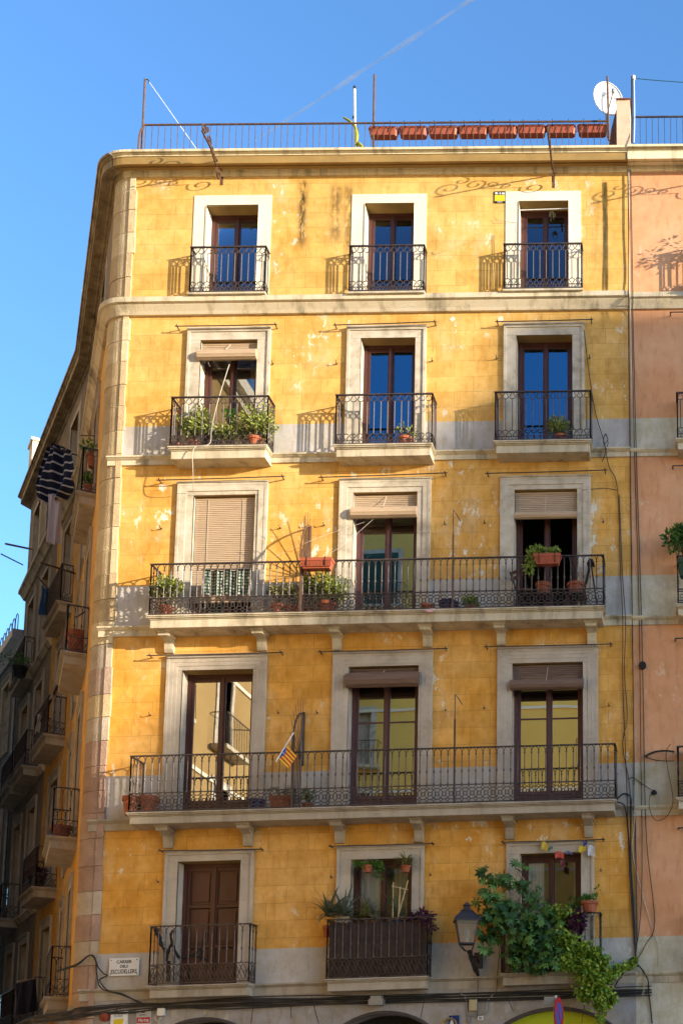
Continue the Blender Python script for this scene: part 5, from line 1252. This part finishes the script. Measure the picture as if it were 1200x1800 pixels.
# ------------------------------------------------------------------ scrolled iron brackets below the cornice
def bracket(px, py, label, flip=0, ornament=True):
    p0 = PT(px, py); t = thing('scroll_bracket', p0, label, 'bracket', 'wrought iron brackets below the cornice'); b = MB(); w_ = .014
    D = lambda d, v: p0 + V((0, -d, v))
    def strip(pts, hw=.014, th=.006):
        pts = [D(*q) for q in pts]; N_ = len(pts)
        for i in range(N_ - 1):
            a, c = pts[i], pts[i + 1]; tdir = (c - a).normalized(); nn = tdir.cross(V((1, 0, 0))) * th; ex = V((hw, 0, 0))
            b.add([a - ex - nn, a + ex - nn, a + ex + nn, a - ex + nn, c - ex - nn, c + ex - nn, c + ex + nn, c - ex + nn], [(0, 1, 5, 4), (1, 2, 6, 5), (2, 3, 7, 6), (3, 0, 4, 7)])
    strip([(-.02, 0), (.4, .015), (.8, .02), (1.05, .02)], .016, .012)
    sp_ = lambda cd, cv, r0, a0, turns, sg=1: [(cd + r0 * (1 - .78 * k / 26) * cos(a0 + sg * turns * 2 * pi * k / 26), cv + r0 * (1 - .78 * k / 26) * sin(a0 + sg * turns * 2 * pi * k / 26)) for k in range(27)]
    strip(sp_(.93, .15, .13, -pi / 2, 1.35, 1)); strip(sp_(.7, .13, .11, -pi / 2, 1.35, -1)); strip(sp_(.82, .27, .075, pi / 2 + .4, 1.0, 1)); strip(sp_(.55, .06, .06, -pi / 2, 1.2, -1))
    strip(sp_(.19, -.21, .125, .6, 1.3, -1)); strip([(.29, -.14), (.4, -.1), (.5, -.06), (.62, -.01)]); strip(sp_(.42, -.045, .05, -.5, 1.1, 1))
    strip([(.0, .06), (.0, -.3)], .022, .01)
    b.build('scrollwork', m_rust, t); return t
bracket(391, 302, 'rusty scroll bracket sticking out at the top left of the yellow house'); bracket(973, 307, 'rusty scroll bracket sticking out above the top right window')
bracket(1247, 318, 'rusty scroll bracket on the salmon house just outside the right edge')
# ------------------------------------------------------------------ lettering
_mesh = {}
def text(s_, size, fr, u, d, v, mt, parent, name='lettering', align='CENTER', sx=1.0, depth=.004, slant=0.0, bold=0.0):
    cu_ = bpy.data.curves.new('t', 'FONT'); cu_.body = s_; cu_.size = size; cu_.align_x = align; cu_.extrude = 0; cu_.offset = bold; cu_.resolution_u = 3; cu_.shear = slant
    o = bpy.data.objects.new('t', cu_); COL.objects.link(o); dg = bpy.context.evaluated_depsgraph_get(); me = o.evaluated_get(dg).to_mesh()
    b = MB(); b.add([fr.pt(u + q.co.x * sx, d, v + q.co.y) for q in me.vertices], [tuple(p.vertices) for p in me.polygons]); o.evaluated_get(dg).to_mesh_clear()
    bpy.data.objects.remove(o); bpy.data.curves.remove(cu_); return b.build(name, mt, parent)
# marble street name plate
a, v1 = UV(193, 1686.5, .03); b_, v1b = UV(245.5, 1683, .03); v0 = UV(220, 1716, .03)[1]; v1 = (v1 + v1b) / 2; um = (a + b_) / 2
t = thing('street_sign', FA.pt(um, .03, v0), 'white marble plate reading CARRER DELS ESCUDELLERS at the street corner', 'sign'); b = MB(); b.box(FA, a, b_, .022, .045, v0, v1); b.build('plate', mat('marble', (.72, .72, .70), (.62, .61, .58), .4, 4), t, bevel=.003)
H_ = v1 - v0; m_ink = mat('black_paint', (.02, .02, .022), rough=.7)
for s_, f, sz, sx in (('CARRER', .70, .060, .92), ('DELS', .455, .052, .95), ('ESCUDELLERS', .13, .078, .73)): text(s_, sz / .72, FA, um, .0465, v0 + H_ * f, m_ink, t, sx=sx, bold=.002)
b = MB()
for x, y in ((a + .04, v1 - .04), (b_ - .04, v1 - .04), (a + .03, v0 + .035), (b_ - .03, v0 + .035)): b.tube([FA.pt(x, .044, y), FA.pt(x, .052, y)], .010, 8)
b.build('screw', m_black, t)
# small black and yellow notice by the top right window
a, v1 = UV(868.5, 335.5, .02); b_, _ = UV(888, 335.5, .02); v0 = UV(878, 355.5, .02)[1]; h = v1 - v0; t = thing('notice', FA.pt(a, .02, v0), 'small black and yellow notice beside the top right window', 'sign'); b = MB(); b.box(FA, a, b_, .003, .016, v0, v1); b.build('board', m_black, t)
b = MB(); b.box(FA, a + .008, b_ - .008, .0165, .018, v0 + h * .14, v1 - h * .33); b.build('yellow_field', mat('yellow_print', (.80, .62, .03)), t)
b = MB()
for f0, f1, q in ((.08, .22, .2), (.25, .32, .17), (.46, .56, .18), (.66, .94, .15)): b.box(FA, a + (b_ - a) * f0, a + (b_ - a) * f1, .0165, .018, v1 - h * .27, v1 - h * (.27 - q))
b.build('white_mark', m_white, t); b = MB(); b.box(FA, a + .06, b_ - .06, .0165, .018, v0 + h * .04, v0 + h * .09); b.build('white_line', m_white, t)
# clothes hanger wires by the top right balcony
b = MB(); A = lambda x, y, d: PT(x, y, d)
b.tube([A(904, 500, .2), A(905, 391, .22), A(865, 392, .55), A(864, 386, .56)], .005, 4); b.tube([A(908, 500, .2), A(908.5, 391, .22), A(872, 387, .6), A(870, 382, .6)], .005, 4)
tag(b.build('hanger_wire', m_iron, None, loc=A(905, 500, .2)), 'two bent wires fixed to the railing of the top right balcony', 'wire')
# wind chime and rod in the top right window
b = MB(); b.tube([PT(912, 369, -.05), PT(999, 366, -.05)], .012, 6); tag(b.build('curtain_rod', m_white, None, loc=PT(912, 369, -.05)), 'pale rod across the head of the top right window', 'rod')
b = MB(); p = PT(970, 372, -.03); b.lathe(p + V((0, 0, -.06)), [(.0, 0), (.05, .01), (.02, .05), (.0, .06)], 8, cap=False)
for k in range(6): a = k * 1.05; b.tube([p + V((.06 * cos(a), .06 * sin(a), -.03)), p + V((.06 * cos(a), .06 * sin(a), -.12 - .03 * (k % 3)))], .006, 4)
b.tube([p, p + V((0, 0, .05))], .004, 4); tag(b.build('wind_chime', mat('brass', (.55, .38, .12), rough=.35, metal=1), None, loc=p), 'small brass wind chime hanging in the top right window', 'chime')

# ------------------------------------------------------------------ street lantern
def lantern():
    cpx = 820; d = .75; c = PT(cpx, 1660, d); k = (CAM - c).length / FPX; base = PT(836, 1700)
    t = thing('street_lantern', base, 'black wrought iron street lantern with four glass sides on a wall bracket', 'lantern'); S = .0
    z0 = c.z; r0, r1 = .15, .235; hg = (1660 - 1620) * k; rot = radians(14)
    cor = lambda r, z: [V((c.x + r * 1.2 * cos(rot + pi / 4 + i * pi / 2), c.y + r * 1.2 * sin(rot + pi / 4 + i * pi / 2), z)) for i in range(4)]
    A, B = cor(r0, z0), cor(r1, z0 + hg); b = MB()
    for i in range(4): b.tube([A[i], B[i]], .014, 5); b.tube([A[i], A[(i + 1) % 4]], .016, 5); b.tube([B[i], B[(i + 1) % 4]], .018, 5)
    C_, D_ = cor(r1 * 1.2, z0 + hg + .01), cor(.10, z0 + hg + (1620 - 1603) * k); E_ = cor(r1 * 1.2, z0 + hg - .015)
    b.add(E_ + C_ + D_, [(i, (i + 1) % 4, 4 + (i + 1) % 4, 4 + i) for i in range(4)] + [(4 + i, 4 + (i + 1) % 4, 8 + (i + 1) % 4, 8 + i) for i in range(4)] + [(3, 2, 1, 0), (8, 9, 10, 11)])
    for i in range(4): b.tube([C_[i], D_[i]], .012, 5)
    b.lathe(V((c.x, c.y, z0 + hg + (1620 - 1603) * k - .01)), [(.115, 0), (.12, .02), (.075, .05), (.055, .09), (.08, .11), (.085, .125), (.05, .14), (.045, .16), (.02, .165), (.015, .19), (0, .2)], 12, cap=False)
    b.build('frame', m_lant, t)
    g = MB()
    for i in range(4): j = (i + 1) % 4; g.quad(A[i].lerp(c + V((0, 0, 0)), .03), A[j].lerp(c, .03), B[j].lerp(c + V((0, 0, hg)), .03), B[i].lerp(c + V((0, 0, hg)), .03))
    g.build('glass', glassmat('frosted_glass', .25, (.75, .72, .68), rough=.25, bump=.02), t)
    g = MB(); g.lathe(c + V((0, 0, .04)), [(.03, 0), (.03, .06), (.055, .1), (.06, .2), (.03, .27), (0, .28)], 10, cap=False); g.build('bulb', m_white, t)
    s_ = MB(); hub = PT(825, 1673, .62)
    for q in A: s_.tube(spline([q, q.lerp(hub, .5) + V((0, 0, -.05)), hub], 4), .011, 5)
    s_.tube(spline([hub, PT(828, 1684, .5), PT(833, 1700, .28), PT(839, 1712, .06), PT(840, 1718, .02)], 5), [.05, .05, .045, .04, .05, .055, .05, .045, .04, .04, .04, .045, .05, .05, .04, .035, .03, .03, .025, .025, .02], 7)
    a, va = UV(834, 1676, .02); b_, vb_ = UV(848, 1703, .02); s_.box(FA, a, b_, .02, .09, vb_, va)
    s_.tube(spline([PT(829, 1686, .5), PT(836, 1682, .35), PT(840, 1692, .1)], 5), .018, 5); s_.build('bracket', m_lant, t)
m_lant = mat('lantern_iron', (.035, .03, .038), (.018, .016, .02), .5, 9, .2, 60, spec=.5)
lantern()
# ------------------------------------------------------------------ cables
GA = 'cable bundle along the foot of the first floor'
for i in range(9):
    dz = i * 3.1; j = lambda s_: rnd(-s_, s_)
    pts = [(60, 1786 + dz * .5 + j(2), -.6), (118, 1779 + dz * .6, .0), (136, 1772 + dz * .7 + j(2), .05), (175, 1768 + dz * .65 + j(2), .07), (230, 1764 + dz * .6 + j(3), .06), (300, 1761 + dz * .5 + j(3), .07)]
    pts += [(x, 1761 - (x - 300) * .028 + dz * .55 + j(2.2) - (2 if i == 0 else 0), .05 + .01 * (i % 3)) for x in range(380, 1230, 85)]
    cable(pts, rnd(.008, .016), 'black cable in the sagging bundle running along the house below the first floor', group=GA)
cable([(100, 1709, -.3), (135, 1697, .02), (155, 1681, .08), (165, 1682, .08), (172, 1700, .07), (182, 1712, .06), (188, 1716, .06), (175, 1724, .06), (190, 1742, .1), (215, 1748, .12), (245, 1764, .08)], .013, 'thick black cable curling round the corner beside the street name plate')
cable([(100, 1707, -.3), (135, 1695, .03), (157, 1680, .09), (168, 1690, .08), (170, 1712, .07), (178, 1738, .1), (215, 1750, .12), (260, 1768, .08)], .012, 'thinner black cable following the thick one round the corner')
vx = [((1103, 250), (1104, 520), (1107, 800), (1111, 1100), (1114, 1340), (1117, 1500), (1119, 1640), (1116, 1690)), ((1106, 250), (1110, 520), (1115, 800), (1121, 1000), (1124, 1160), (1126, 1340), (1128, 1480), (1126, 1600), (1116, 1680)), ((1108, 250), (1112, 500), (1118, 800), (1126, 1050), (1129, 1170), (1132, 1340), (1136, 1480), (1150, 1620), (1135, 1660), (1118, 1690))]
for i, v_ in enumerate(vx): cable([(v_[0][0], 297, .225), (v_[0][0] + .5, 320, .225), (v_[0][0] + 2, 400, .225), (v_[1][0], 520, .23), (v_[1][0], 560, .2)] + [(x, y, .03 + .006 * i) for x, y in v_[2:]], (.010, .008, .009)[i], ('left', 'middle', 'right')[i] + ' one of three long dark cables down the joint between yellow and salmon houses')
cable([(1104.5, 303, .05), (1105, 400, .05), (1105, 505, .05), (1106, 520, .24), (1107, 545, .05), (1108, 600, .03), (1110, 800, .03)], .012, 'pale pipe running down the top of the joint between the houses', mt=m_cablew, name='pipe', cat='pipe')
cable([(1026, 580, .05), (1033, 640, .03), (1045, 720, .03), (1058, 765, .06), (1064, 790, .12), (1070, 820, .03), (1085, 860, .03), (1090, 1000, .03), (1094, 1090, .1), (1094, 1200, .03), (1098, 1300, .03), (1102, 1410, .12), (1105, 1500, .03), (1112, 1600, .03), (1116, 1690, .04)], .009, 'long thin black cable winding down from the upper right window to the ivy')
cable([(1062, 762, .04), (1068, 772, .06), (1062, 782, .07), (1066, 790, .1), (1060, 776, .07), (1064, 762, .05), (1068, 780, .06), (1058, 812, .03)], .007, 'loose coil of thin wire hanging beside the upper right balcony', 'wire')
cable([(1088, 870, .03), (1093, 1000, .03), (1099, 1095, .1), (1097, 1180, .03), (1102, 1260, .03), (1094, 1310, .03), (1106, 1380, .03), (1107, 1440, .11), (1109, 1560, .03), (1115, 1650, .03), (1118, 1694, .04)], .009, 'black cable twisting beside the long thin one right of the lower balcony')
cable([(1022, 862, .05), (1060, 858, .03), (1086, 862, .03)], .006, 'short thin wire from the middle right window to the long cable', 'wire')
cable([(1084, 1405, .3), (1095, 1396, .06), (1106, 1400, .05), (1109, 1420, .1), (1108, 1500, .04), (1114, 1600, .04), (1117, 1680, .04), (1120, 1700, .08)], .016, 'thick black hose looping from the lower balcony end down the wall')
cable([(1085, 1410, .3), (1098, 1420, .12), (1104, 1470, .04), (1108, 1560, .04), (1115, 1660, .04)], .015, 'black hose beside the thick loop')
cable([(1113, 1285, .03), (1115, 1380, .03), (1115, 1440, .12), (1112, 1500, .03), (1128, 1570, .03), (1148, 1640, .03), (1157, 1665, .04), (1158, 1700, .03)], .009, 'pale cable slanting right across the salmon wall', mt=m_cablew)
cable([(1104, 1372, .03), (1112, 1367, .03), (1130, 1380, .03), (1150, 1393, .05), (1142, 1400, .05), (1141, 1420, .1), (1150, 1441, .12), (1166, 1440, .1), (1178, 1425, .15), (1182, 1400, .3), (1170, 1330, .3), (1178, 1308, .4)], .007, 'thin black wire looping through the little knot on the grey plinth', 'wire')
b = MB(); p = PT(1149, 1394, .05); b.lathe(p - V((0, 0, .05)), [(0, 0), (.05, .02), (.06, .06), (.03, .1), (0, .11)], 8, cap=False); tag(b.build('cable_knot', m_black, None, loc=p), 'small dark knot of cable on the grey plinth of the salmon house', 'knot')
cable([(1133, 1330, .03), (1150, 1322, .05), (1170, 1320, .1), (1184, 1322, .3)], .02, 'thick black hose reaching from the joint to the salmon balcony')
cable([(1133, 1330, .03), (1150, 1336, .05), (1170, 1338, .1), (1184, 1338, .3)], .009, 'thin black wire under the thick hose beside the salmon balcony', 'wire')
b = MB(); p = PT(1129, 1171, .02); b.tube([p, p + V((0, -.06, 0))], .075, 14); b.tube([p + V((0, -.06, 0)), p + V((0, -.075, 0))], .045, 12); tag(b.build('junction_box', m_black, None, loc=p), 'round black junction box on the cables at the joint of the houses', 'box')
cable([(1118, 1694, .05), (1128, 1705, .1), (1138, 1722, .1), (1140, 1745, .06), (1146, 1800, .04)], .014, 'black cable dropping from the ivy past the bundle to the bottom edge')
cable([(1115, 1696, .06), (1100, 1706, .1), (1088, 1722, .1), (1080, 1735, .08)], .011, 'black cable bending left out of the ivy')
for x0, x1 in ((1134, 1126), (1136, 1128)): cable([(x0, 1700, .1), (x0 - 2, 1730, .09), (x1, 1760, .06)], .005, 'pale wire end dangling from the bundle under the salmon house, %s one' % ('left' if x0 == 1134 else 'right'), 'wire', m_cablew, name='wire')
cable([(840, 1718, .03), (839, 1750, .1), (838, 1790, .05)], .007, 'thin cable running straight down from the lantern bracket')
cable([(886, 1530, .03), (884, 1600, .03), (880, 1650, .03), (875, 1700, .04), (872, 1750, .1)], .007, 'thin dark cable left of the right first floor window')
cable([(810, 1748, .07), (819, 1757, .05), (821, 1785, .04), (826, 1800, .04)], .017, 'bent grey conduit left of the beige junction box', mt=m_zinc)
cable([(867, 1748, .07), (856, 1762, .05), (853, 1780, .05), (838, 1785, .05), (820, 1786, .05)], .013, 'grey hose curving under the beige junction box', mt=m_zinc)
# ------------------------------------------------------------------ boxes and signs on the ground floor
def wbox(x0, y0, x1, y1, d, label, mt, name, cat, dd=.07, bevel=.006):
    a, v1 = UV(x0, y0, d); b_, v0 = UV(x1, y1, d); t = thing(name, FA.pt((a + b_) / 2, d, v0), label, cat); b = MB(); b.box(FA, a, b_, .02, d + .0, v0, v1); b.build('casing', mt, t, bevel=bevel); return t, a, b_, v0, v1
m_beige = mat('beige_plastic', (.50, .42, .26), (.42, .35, .21), .5)
t, a, b_, v0, v1 = wbox(824, 1758, 838, 1777, .1, 'beige junction box under the lantern', m_beige, 'junction_box', 'box'); b = MB(); b.box(FA, a + .02, b_ - .02, .1, .106, v0 + .03, v1 - .03); b.build('lid', m_beige, t)
t, a, b_, v0, v1 = wbox(276, 1773, 288, 1786, .1, 'small white junction box with loose cables left of the first arch', m_white, 'junction_box', 'box'); b = MB(); b.tube(spline([FA.pt(a, .06, v0 + .1), FA.pt(a - .05, .06, v0 - .02), FA.pt(a, .06, v0 - .1), FA.pt(a + .05, .06, v0 - .02)], 5), .008, 4); b.tube(spline([FA.pt(b_ - .04, .06, v0), FA.pt(b_ - .1, .07, v0 - .12), FA.pt(a + .02, .05, v0 - .3)], 5), .008, 4); b.tube(spline([FA.pt(b_, .06, v0 + .08), FA.pt(b_ + .05, .06, v0 + .05), FA.pt(b_ + .06, .06, v1 + .04)], 5), .006, 4); b.build('loose_cable', m_cablew, t)
t, a, b_, v0, v1 = wbox(647, 1757, 672, 1767, .26, 'grey floodlight hood above the middle arch', m_zinc, 'floodlight', 'lamp'); b = MB(); b.box(FA, a + .03, b_ - .03, .1, .24, v1, v1 + .06); b.build('hood', m_zinc, t)
t, a, b_, v0, v1 = wbox(839, 1787, 849, 1794, .04, 'tiny white label beside the grey hose', m_white, 'label_plate', 'plate', bevel=0); b = MB(); b.box(FA, a + .03, b_ - .03, .04, .044, v0 + .02, v1 - .02); b.build('mark', m_zinc, t)
t, a, b_, v0, v1 = wbox(195, 1778, 222, 1830, .05, 'white poster with a yellow patch below the street name plate', m_white, 'poster', 'poster', bevel=0); b = MB(); b.add([FA.pt(a + .06, .0515, v1 - .16), FA.pt(b_ - .07, .0515, v1 - .15), FA.pt(b_ - .09, .0515, v1 - .36), FA.pt(a + .05, .0515, v1 - .38)], [(0, 1, 2, 3)]); b.build('yellow_patch', mat('yellow_ink', (.80, .60, .03)), t); b = MB(); 
for k in range(7): b.box(FA, a + .07 + .022 * k, a + .083 + .022 * k, .05, .0515, v1 - .12, v1 - .07 - .01 * (k % 3))
b.build('print', mat('blue_print', (.25, .3, .4)), t)
t, a, b_, v0, v1 = wbox(240, 1776, 263, 1830, .04, 'white board with a red strip reading Marina beside the poster', mat('grey_board', (.50, .48, .47)), 'shop_sign', 'sign', bevel=0); b = MB(); b.box(FA, a + .01, b_ - .01, .04, .042, v1 - .25, v1 - .145); b.build('red_strip', mat('red_print', (.48, .03, .03)), t); b = MB(); b.box(FA, a + .09, a + .16, .04, .042, v1 - .06, v1 - .015); b.build('dark_square', mat('maroon_print', (.12, .02, .03)), t)
text('Marina', .085, FA, (a + b_) / 2, .0435, v1 - .225, m_white, t, sx=.85, slant=.15, bold=.0015); b = MB(); b.tube(spline([FA.pt(a + .05 + .02 * k, .043, v1 - .1 + .012 * (-1) ** k) for k in range(8)], 3), .003, 4); b.build('flourish', m_black, t)
b = MB(); p = PT(184, 1788, .05)
b.lathe(V((p.x, p.y, p.z)), [(0, 0)], 3, cap=False)
for k in range(10): a = k * .63; b.tube([p + V((.07 * cos(a), -.01, .07 * sin(a))), p + V((.0, -.03, .0))], .025, 6)
b.tube([p + V((0, .03, 0)), p + V((0, -.01, 0))], .095, 16); tag(b.build('rosette', mat('red_enamel', (.30, .06, .03), (.18, .04, .02), .5, 20), None, loc=p), 'round red ornament on the stone at the left of the poster', 'ornament')
a, v1 = UV(789, 1786, .06); b_, _ = UV(806, 1786, .06); v0 = v1 - .5; t = thing('pub_sign', FA.pt(a, .05, v0), 'dark blue sign with a white triangle and brass ring at the bottom edge', 'sign'); b = MB(); b.box(FA, a, b_, .02, .05, v0, v1); b.build('board', mat('navy_board', (.02, .04, .16)), t); b = MB(); b.add([FA.pt(a + .05, .052, v1 - .02), FA.pt(a + .12, .052, v1 - .3), FA.pt(a - .02, .052, v1 - .3)], [(0, 1, 2)]); b.build('white_triangle', m_white, t); b = MB(); b.tube([FA.pt(a + .01 + .13 * cos(k * .4), .06, v1 - .17 + .11 * sin(k * .4)) for k in range(16)], .02, 6, closed=True); b.build('brass_ring', mat('old_brass', (.42, .30, .12), rough=.4, metal=.8), t)
# round no-parking sign seen edge on
c = PT(981, 1783, 1.3); t = thing('road_sign', V((c.x, c.y, 0)), 'round red and blue road sign on a grey post, seen almost edge on', 'sign'); ax = V((.985, -.17, 0)).normalized(); x = V((-ax.y, ax.x, 0)); y = V((0, 0, 1)); R_ = .3
def disc(r0, r1, off, mt, name):
    b = MB(); N_ = 36; o_ = c + ax * off; pts = [o_ + x * r * cos(2 * pi * k / N_) + y * r * sin(2 * pi * k / N_) for r in (r0, r1) for k in range(N_)]; pts += [q - ax * .006 for q in pts]
    b.add(pts, [(k, (k + 1) % N_, N_ + (k + 1) % N_, N_ + k) for k in range(N_)] + [(N_ + k, N_ + (k + 1) % N_, 3 * N_ + (k + 1) % N_, 3 * N_ + k) for k in range(N_)] + [(2 * N_ + k, 2 * N_ + (k + 1) % N_, 3 * N_ + (k + 1) % N_, 3 * N_ + k) for k in range(N_)]); b.build(name, mt, t)
disc(.0, .22, .012, mat('sign_blue', (.05, .10, .42), rough=.35), 'blue_face'); disc(.21, R_, .014, mat('sign_red', (.50, .02, .03), rough=.35), 'red_rim'); disc(0, R_ * .98, .0, m_zinc, 'back_plate')
b = MB(); o_ = c + ax * .016; dg = (x - y).normalized(); pd = ax.cross(dg)
b.add([o_ + dg * .2 + pd * .03, o_ + dg * .2 - pd * .03, o_ - dg * .2 - pd * .03, o_ - dg * .2 + pd * .03], [(0, 1, 2, 3)]); b.build('red_bar', mat('bar_red', (.50, .02, .03), rough=.35), t)
b = MB(); q = c - ax * .05; b.tube([V((q.x, q.y, 0)), V((q.x, q.y, c.z + .33))], .032, 8); b.box(FA, q.x - .2, q.x - .02, 1.27, 1.33, c.z + .16 - SK * q.x, c.z + .31 - SK * q.x); b.build('post', m_zinc, t)

# ------------------------------------------------------------------ things along the side street
def at3(px, py, y):
    return W(px, py, -y)
def cloth(name, label, quad, y, col, fold=.05, nx=14, ny=20, cat='laundry', stripes=None, thick=.0):
    P4 = [at3(px, py, y + (o if o else 0)) for px, py, o in quad]; b = MB()
    def cp(i, j):
        s_, t_ = i / nx, j / ny; a = P4[0].lerp(P4[1], s_); c = P4[3].lerp(P4[2], s_); q = a.lerp(c, t_)
        return q + V((.3 * fold * sin(s_ * 9 + t_ * 3), fold * sin(s_ * 13 + t_ * 2) * (.3 + t_), fold * .5 * sin(s_ * 5 + 1) * t_))
    for i in range(nx):
        for j in range(ny):
            c = col if not stripes else (stripes if (j % 4 == 3) else col); b.quad(cp(i, j), cp(i + 1, j), cp(i + 1, j + 1), cp(i, j + 1), c)
    tag(b.build(name, m_vc, None, loc=P4[0], smooth=True), label, cat)
b = MB(); LE = [(84, 782), (76, 800), (66, 822), (58, 848), (60, 866), (66, 888)]; RI = [(108, 786), (127, 796), (131, 820), (134, 843), (127, 864), (114, 878)]; nx, ny = 26, 40
def spx(L_, t):
    x = t * (len(L_) - 1); i = min(int(x), len(L_) - 2); f = x - i; return (L_[i][0] + (L_[i + 1][0] - L_[i][0]) * f, L_[i][1] + (L_[i + 1][1] - L_[i][1]) * f)
def cp(i, j):
    s_, t_ = i / nx, j / ny; p, q = spx(LE, t_), spx(RI, t_); x, y = p[0] + (q[0] - p[0]) * s_, p[1] + (q[1] - p[1]) * s_ - 5 * sin(s_ * 3.1) * (1 - t_)
    return at3(x, y, 6.5 + .35 * s_) + V((.02 * sin(s_ * 8 + t_), .13 * sin(s_ * 11 + t_ * 2.5) * (.35 + .8 * t_) + .05 * sin(s_ * 23), 0))
for i in range(nx):
    for j in range(ny): b.quad(cp(i, j), cp(i + 1, j), cp(i + 1, j + 1), cp(i, j + 1), (.55, .55, .58) if j % 5 == 4 else (.012, .018, .05))
tag(b.build('striped_cloth', m_vc, None, loc=at3(84, 782, 6.5), smooth=True), 'navy blue cloth with thin white stripes drying over the side street', 'laundry')
cloth('white_cloth', 'long white cloth hanging below the navy striped one', [(85, 868, 0), (108, 868, .2), (107, 952, .2), (79, 957, 0)], 6.6, (.55, .53, .62), .06)
cloth('white_cloth', 'small white towel behind the upper right of the striped cloth', [(112, 790, 0), (126, 797, .2), (127, 838, .2), (116, 830, 0)], 6.9, (.42, .42, .52), .04)
cloth('blue_shirt', 'blue shirt hanging on a pole in the shaded side street', [(73, 1030, 0), (83, 1036, .2), (82, 1078, .2), (68, 1082, 0)], 8.5, (.06, .16, .42), .06)
cloth('white_shirt', 'white shirt hanging from the second shaded balcony', [(66, 1256, 0), (80, 1248, .2), (76, 1280, .2), (60, 1292, 0)], 7.5, (.62, .60, .52), .05)
cloth('white_cloth', 'pale grey cloth thrown over the rail below the big side balcony', [(100, 1196, 0), (105, 1204, .2), (97, 1226, .2), (86, 1231, 0)], 6.6, (.45, .47, .52), .03)
cloth('dark_cloth', 'very dark blue cloth hanging at the lowest side balcony', [(28, 1730, 0), (62, 1722, .2), (66, 1775, .2), (24, 1790, 0)], 4.5, (.012, .014, .03), .05)
cloth('red_cloth', 'small red cloth peeking over the beige house balcony', [(50, 995, 0), (57, 996, .1), (56, 1004, .1), (50, 1004, 0)], 12.5, (.5, .03, .06), .01, 5, 5)
def rod(p, q, y0, y1, r, label, mt=None):
    a, c = at3(*p, y0), at3(*q, y1); b = MB(); b.tube([a, c], r, 6); tag(b.build('laundry_pole', mt or m_iron, None, loc=c), label, 'pole')
rod((10, 956), (58, 966), 9.6, 11.9, .03, 'pale laundry pole sticking out against the sky, upper one', m_zinc); rod((2, 974), (40, 993), 9.8, 12.6, .02, 'thin dark laundry pole sticking out against the sky, lower one')
rod((72, 989), (131, 1008), 5.2, 6.8, .025, 'dark pole crossing the shaded wall above the blue shirt'); rod((66, 1014), (90, 1042), 7.8, 9.5, .022, 'short dark pole carrying the blue shirt')
rod((84, 784), (138, 801), 5.9, 7.2, .02, 'pole carrying the navy striped cloth'); rod((72, 1268), (104, 1200), 7.2, 6.5, .03, 'slanting bar between the white shirt and the pale cloth')
rod((134, 1085), (160, 1068), 1.0, 2.6, .02, 'dark bracket bar above the big brown pot'); rod((32, 1726), (66, 1720), 3.0, 5.0, .02, 'bare light bar over the lowest side balcony', m_zinc)
def sidepot(px, py, y, r, h, label, lm=None, w_=.0, mt=None, hung=False):
    p = at3(px, py, y); t = thing('flower_pot', p, label, 'pot'); pot_mesh(t, p, r, h, mt)
    if lm:
        fb = MB()
        for k in range(9): clump(fb, p + V((rnd(-w_, w_), rnd(-w_, w_), h + rnd(0, w_ * 1.2))), (w_ * .4,) * 3, 22, .09, .5)
        fb.build('foliage', lm, t)
    if hung:
        b = MB(); b.tube([p + V((0, 0, h)), p + V((0, 0, h + .45))], .008, 4); b.tube([p + V((-.3, 0, h + .45)), p + V((.35, 0, h + .43))], .012, 4); b.build('hanger', m_iron, t)
sidepot(163, 822, 1.9, .13, .3, 'hanging terracotta pot with a fern at the side of the corner', l_green, .2, hung=True)
sidepot(159, 870, 2.0, .14, .2, 'terracotta pot with a green plant on the upper side balcony', l_green, .16)
sidepot(137, 1147, 1.9, .26, .42, 'large orange brown pot filling the near side balcony')
sidepot(107, 1473, 1.9, .2, .24, 'round terracotta bowl on the lower near side balcony')
sidepot(64, 1562, 7.4, .2, .3, 'pot with purple flowers on the dark side balcony', l_purp, .2, m_black)
sidepot(34, 1190, 11.5, .2, .3, 'dark leafy plant on the beige house balcony', l_dark, .35, m_black)
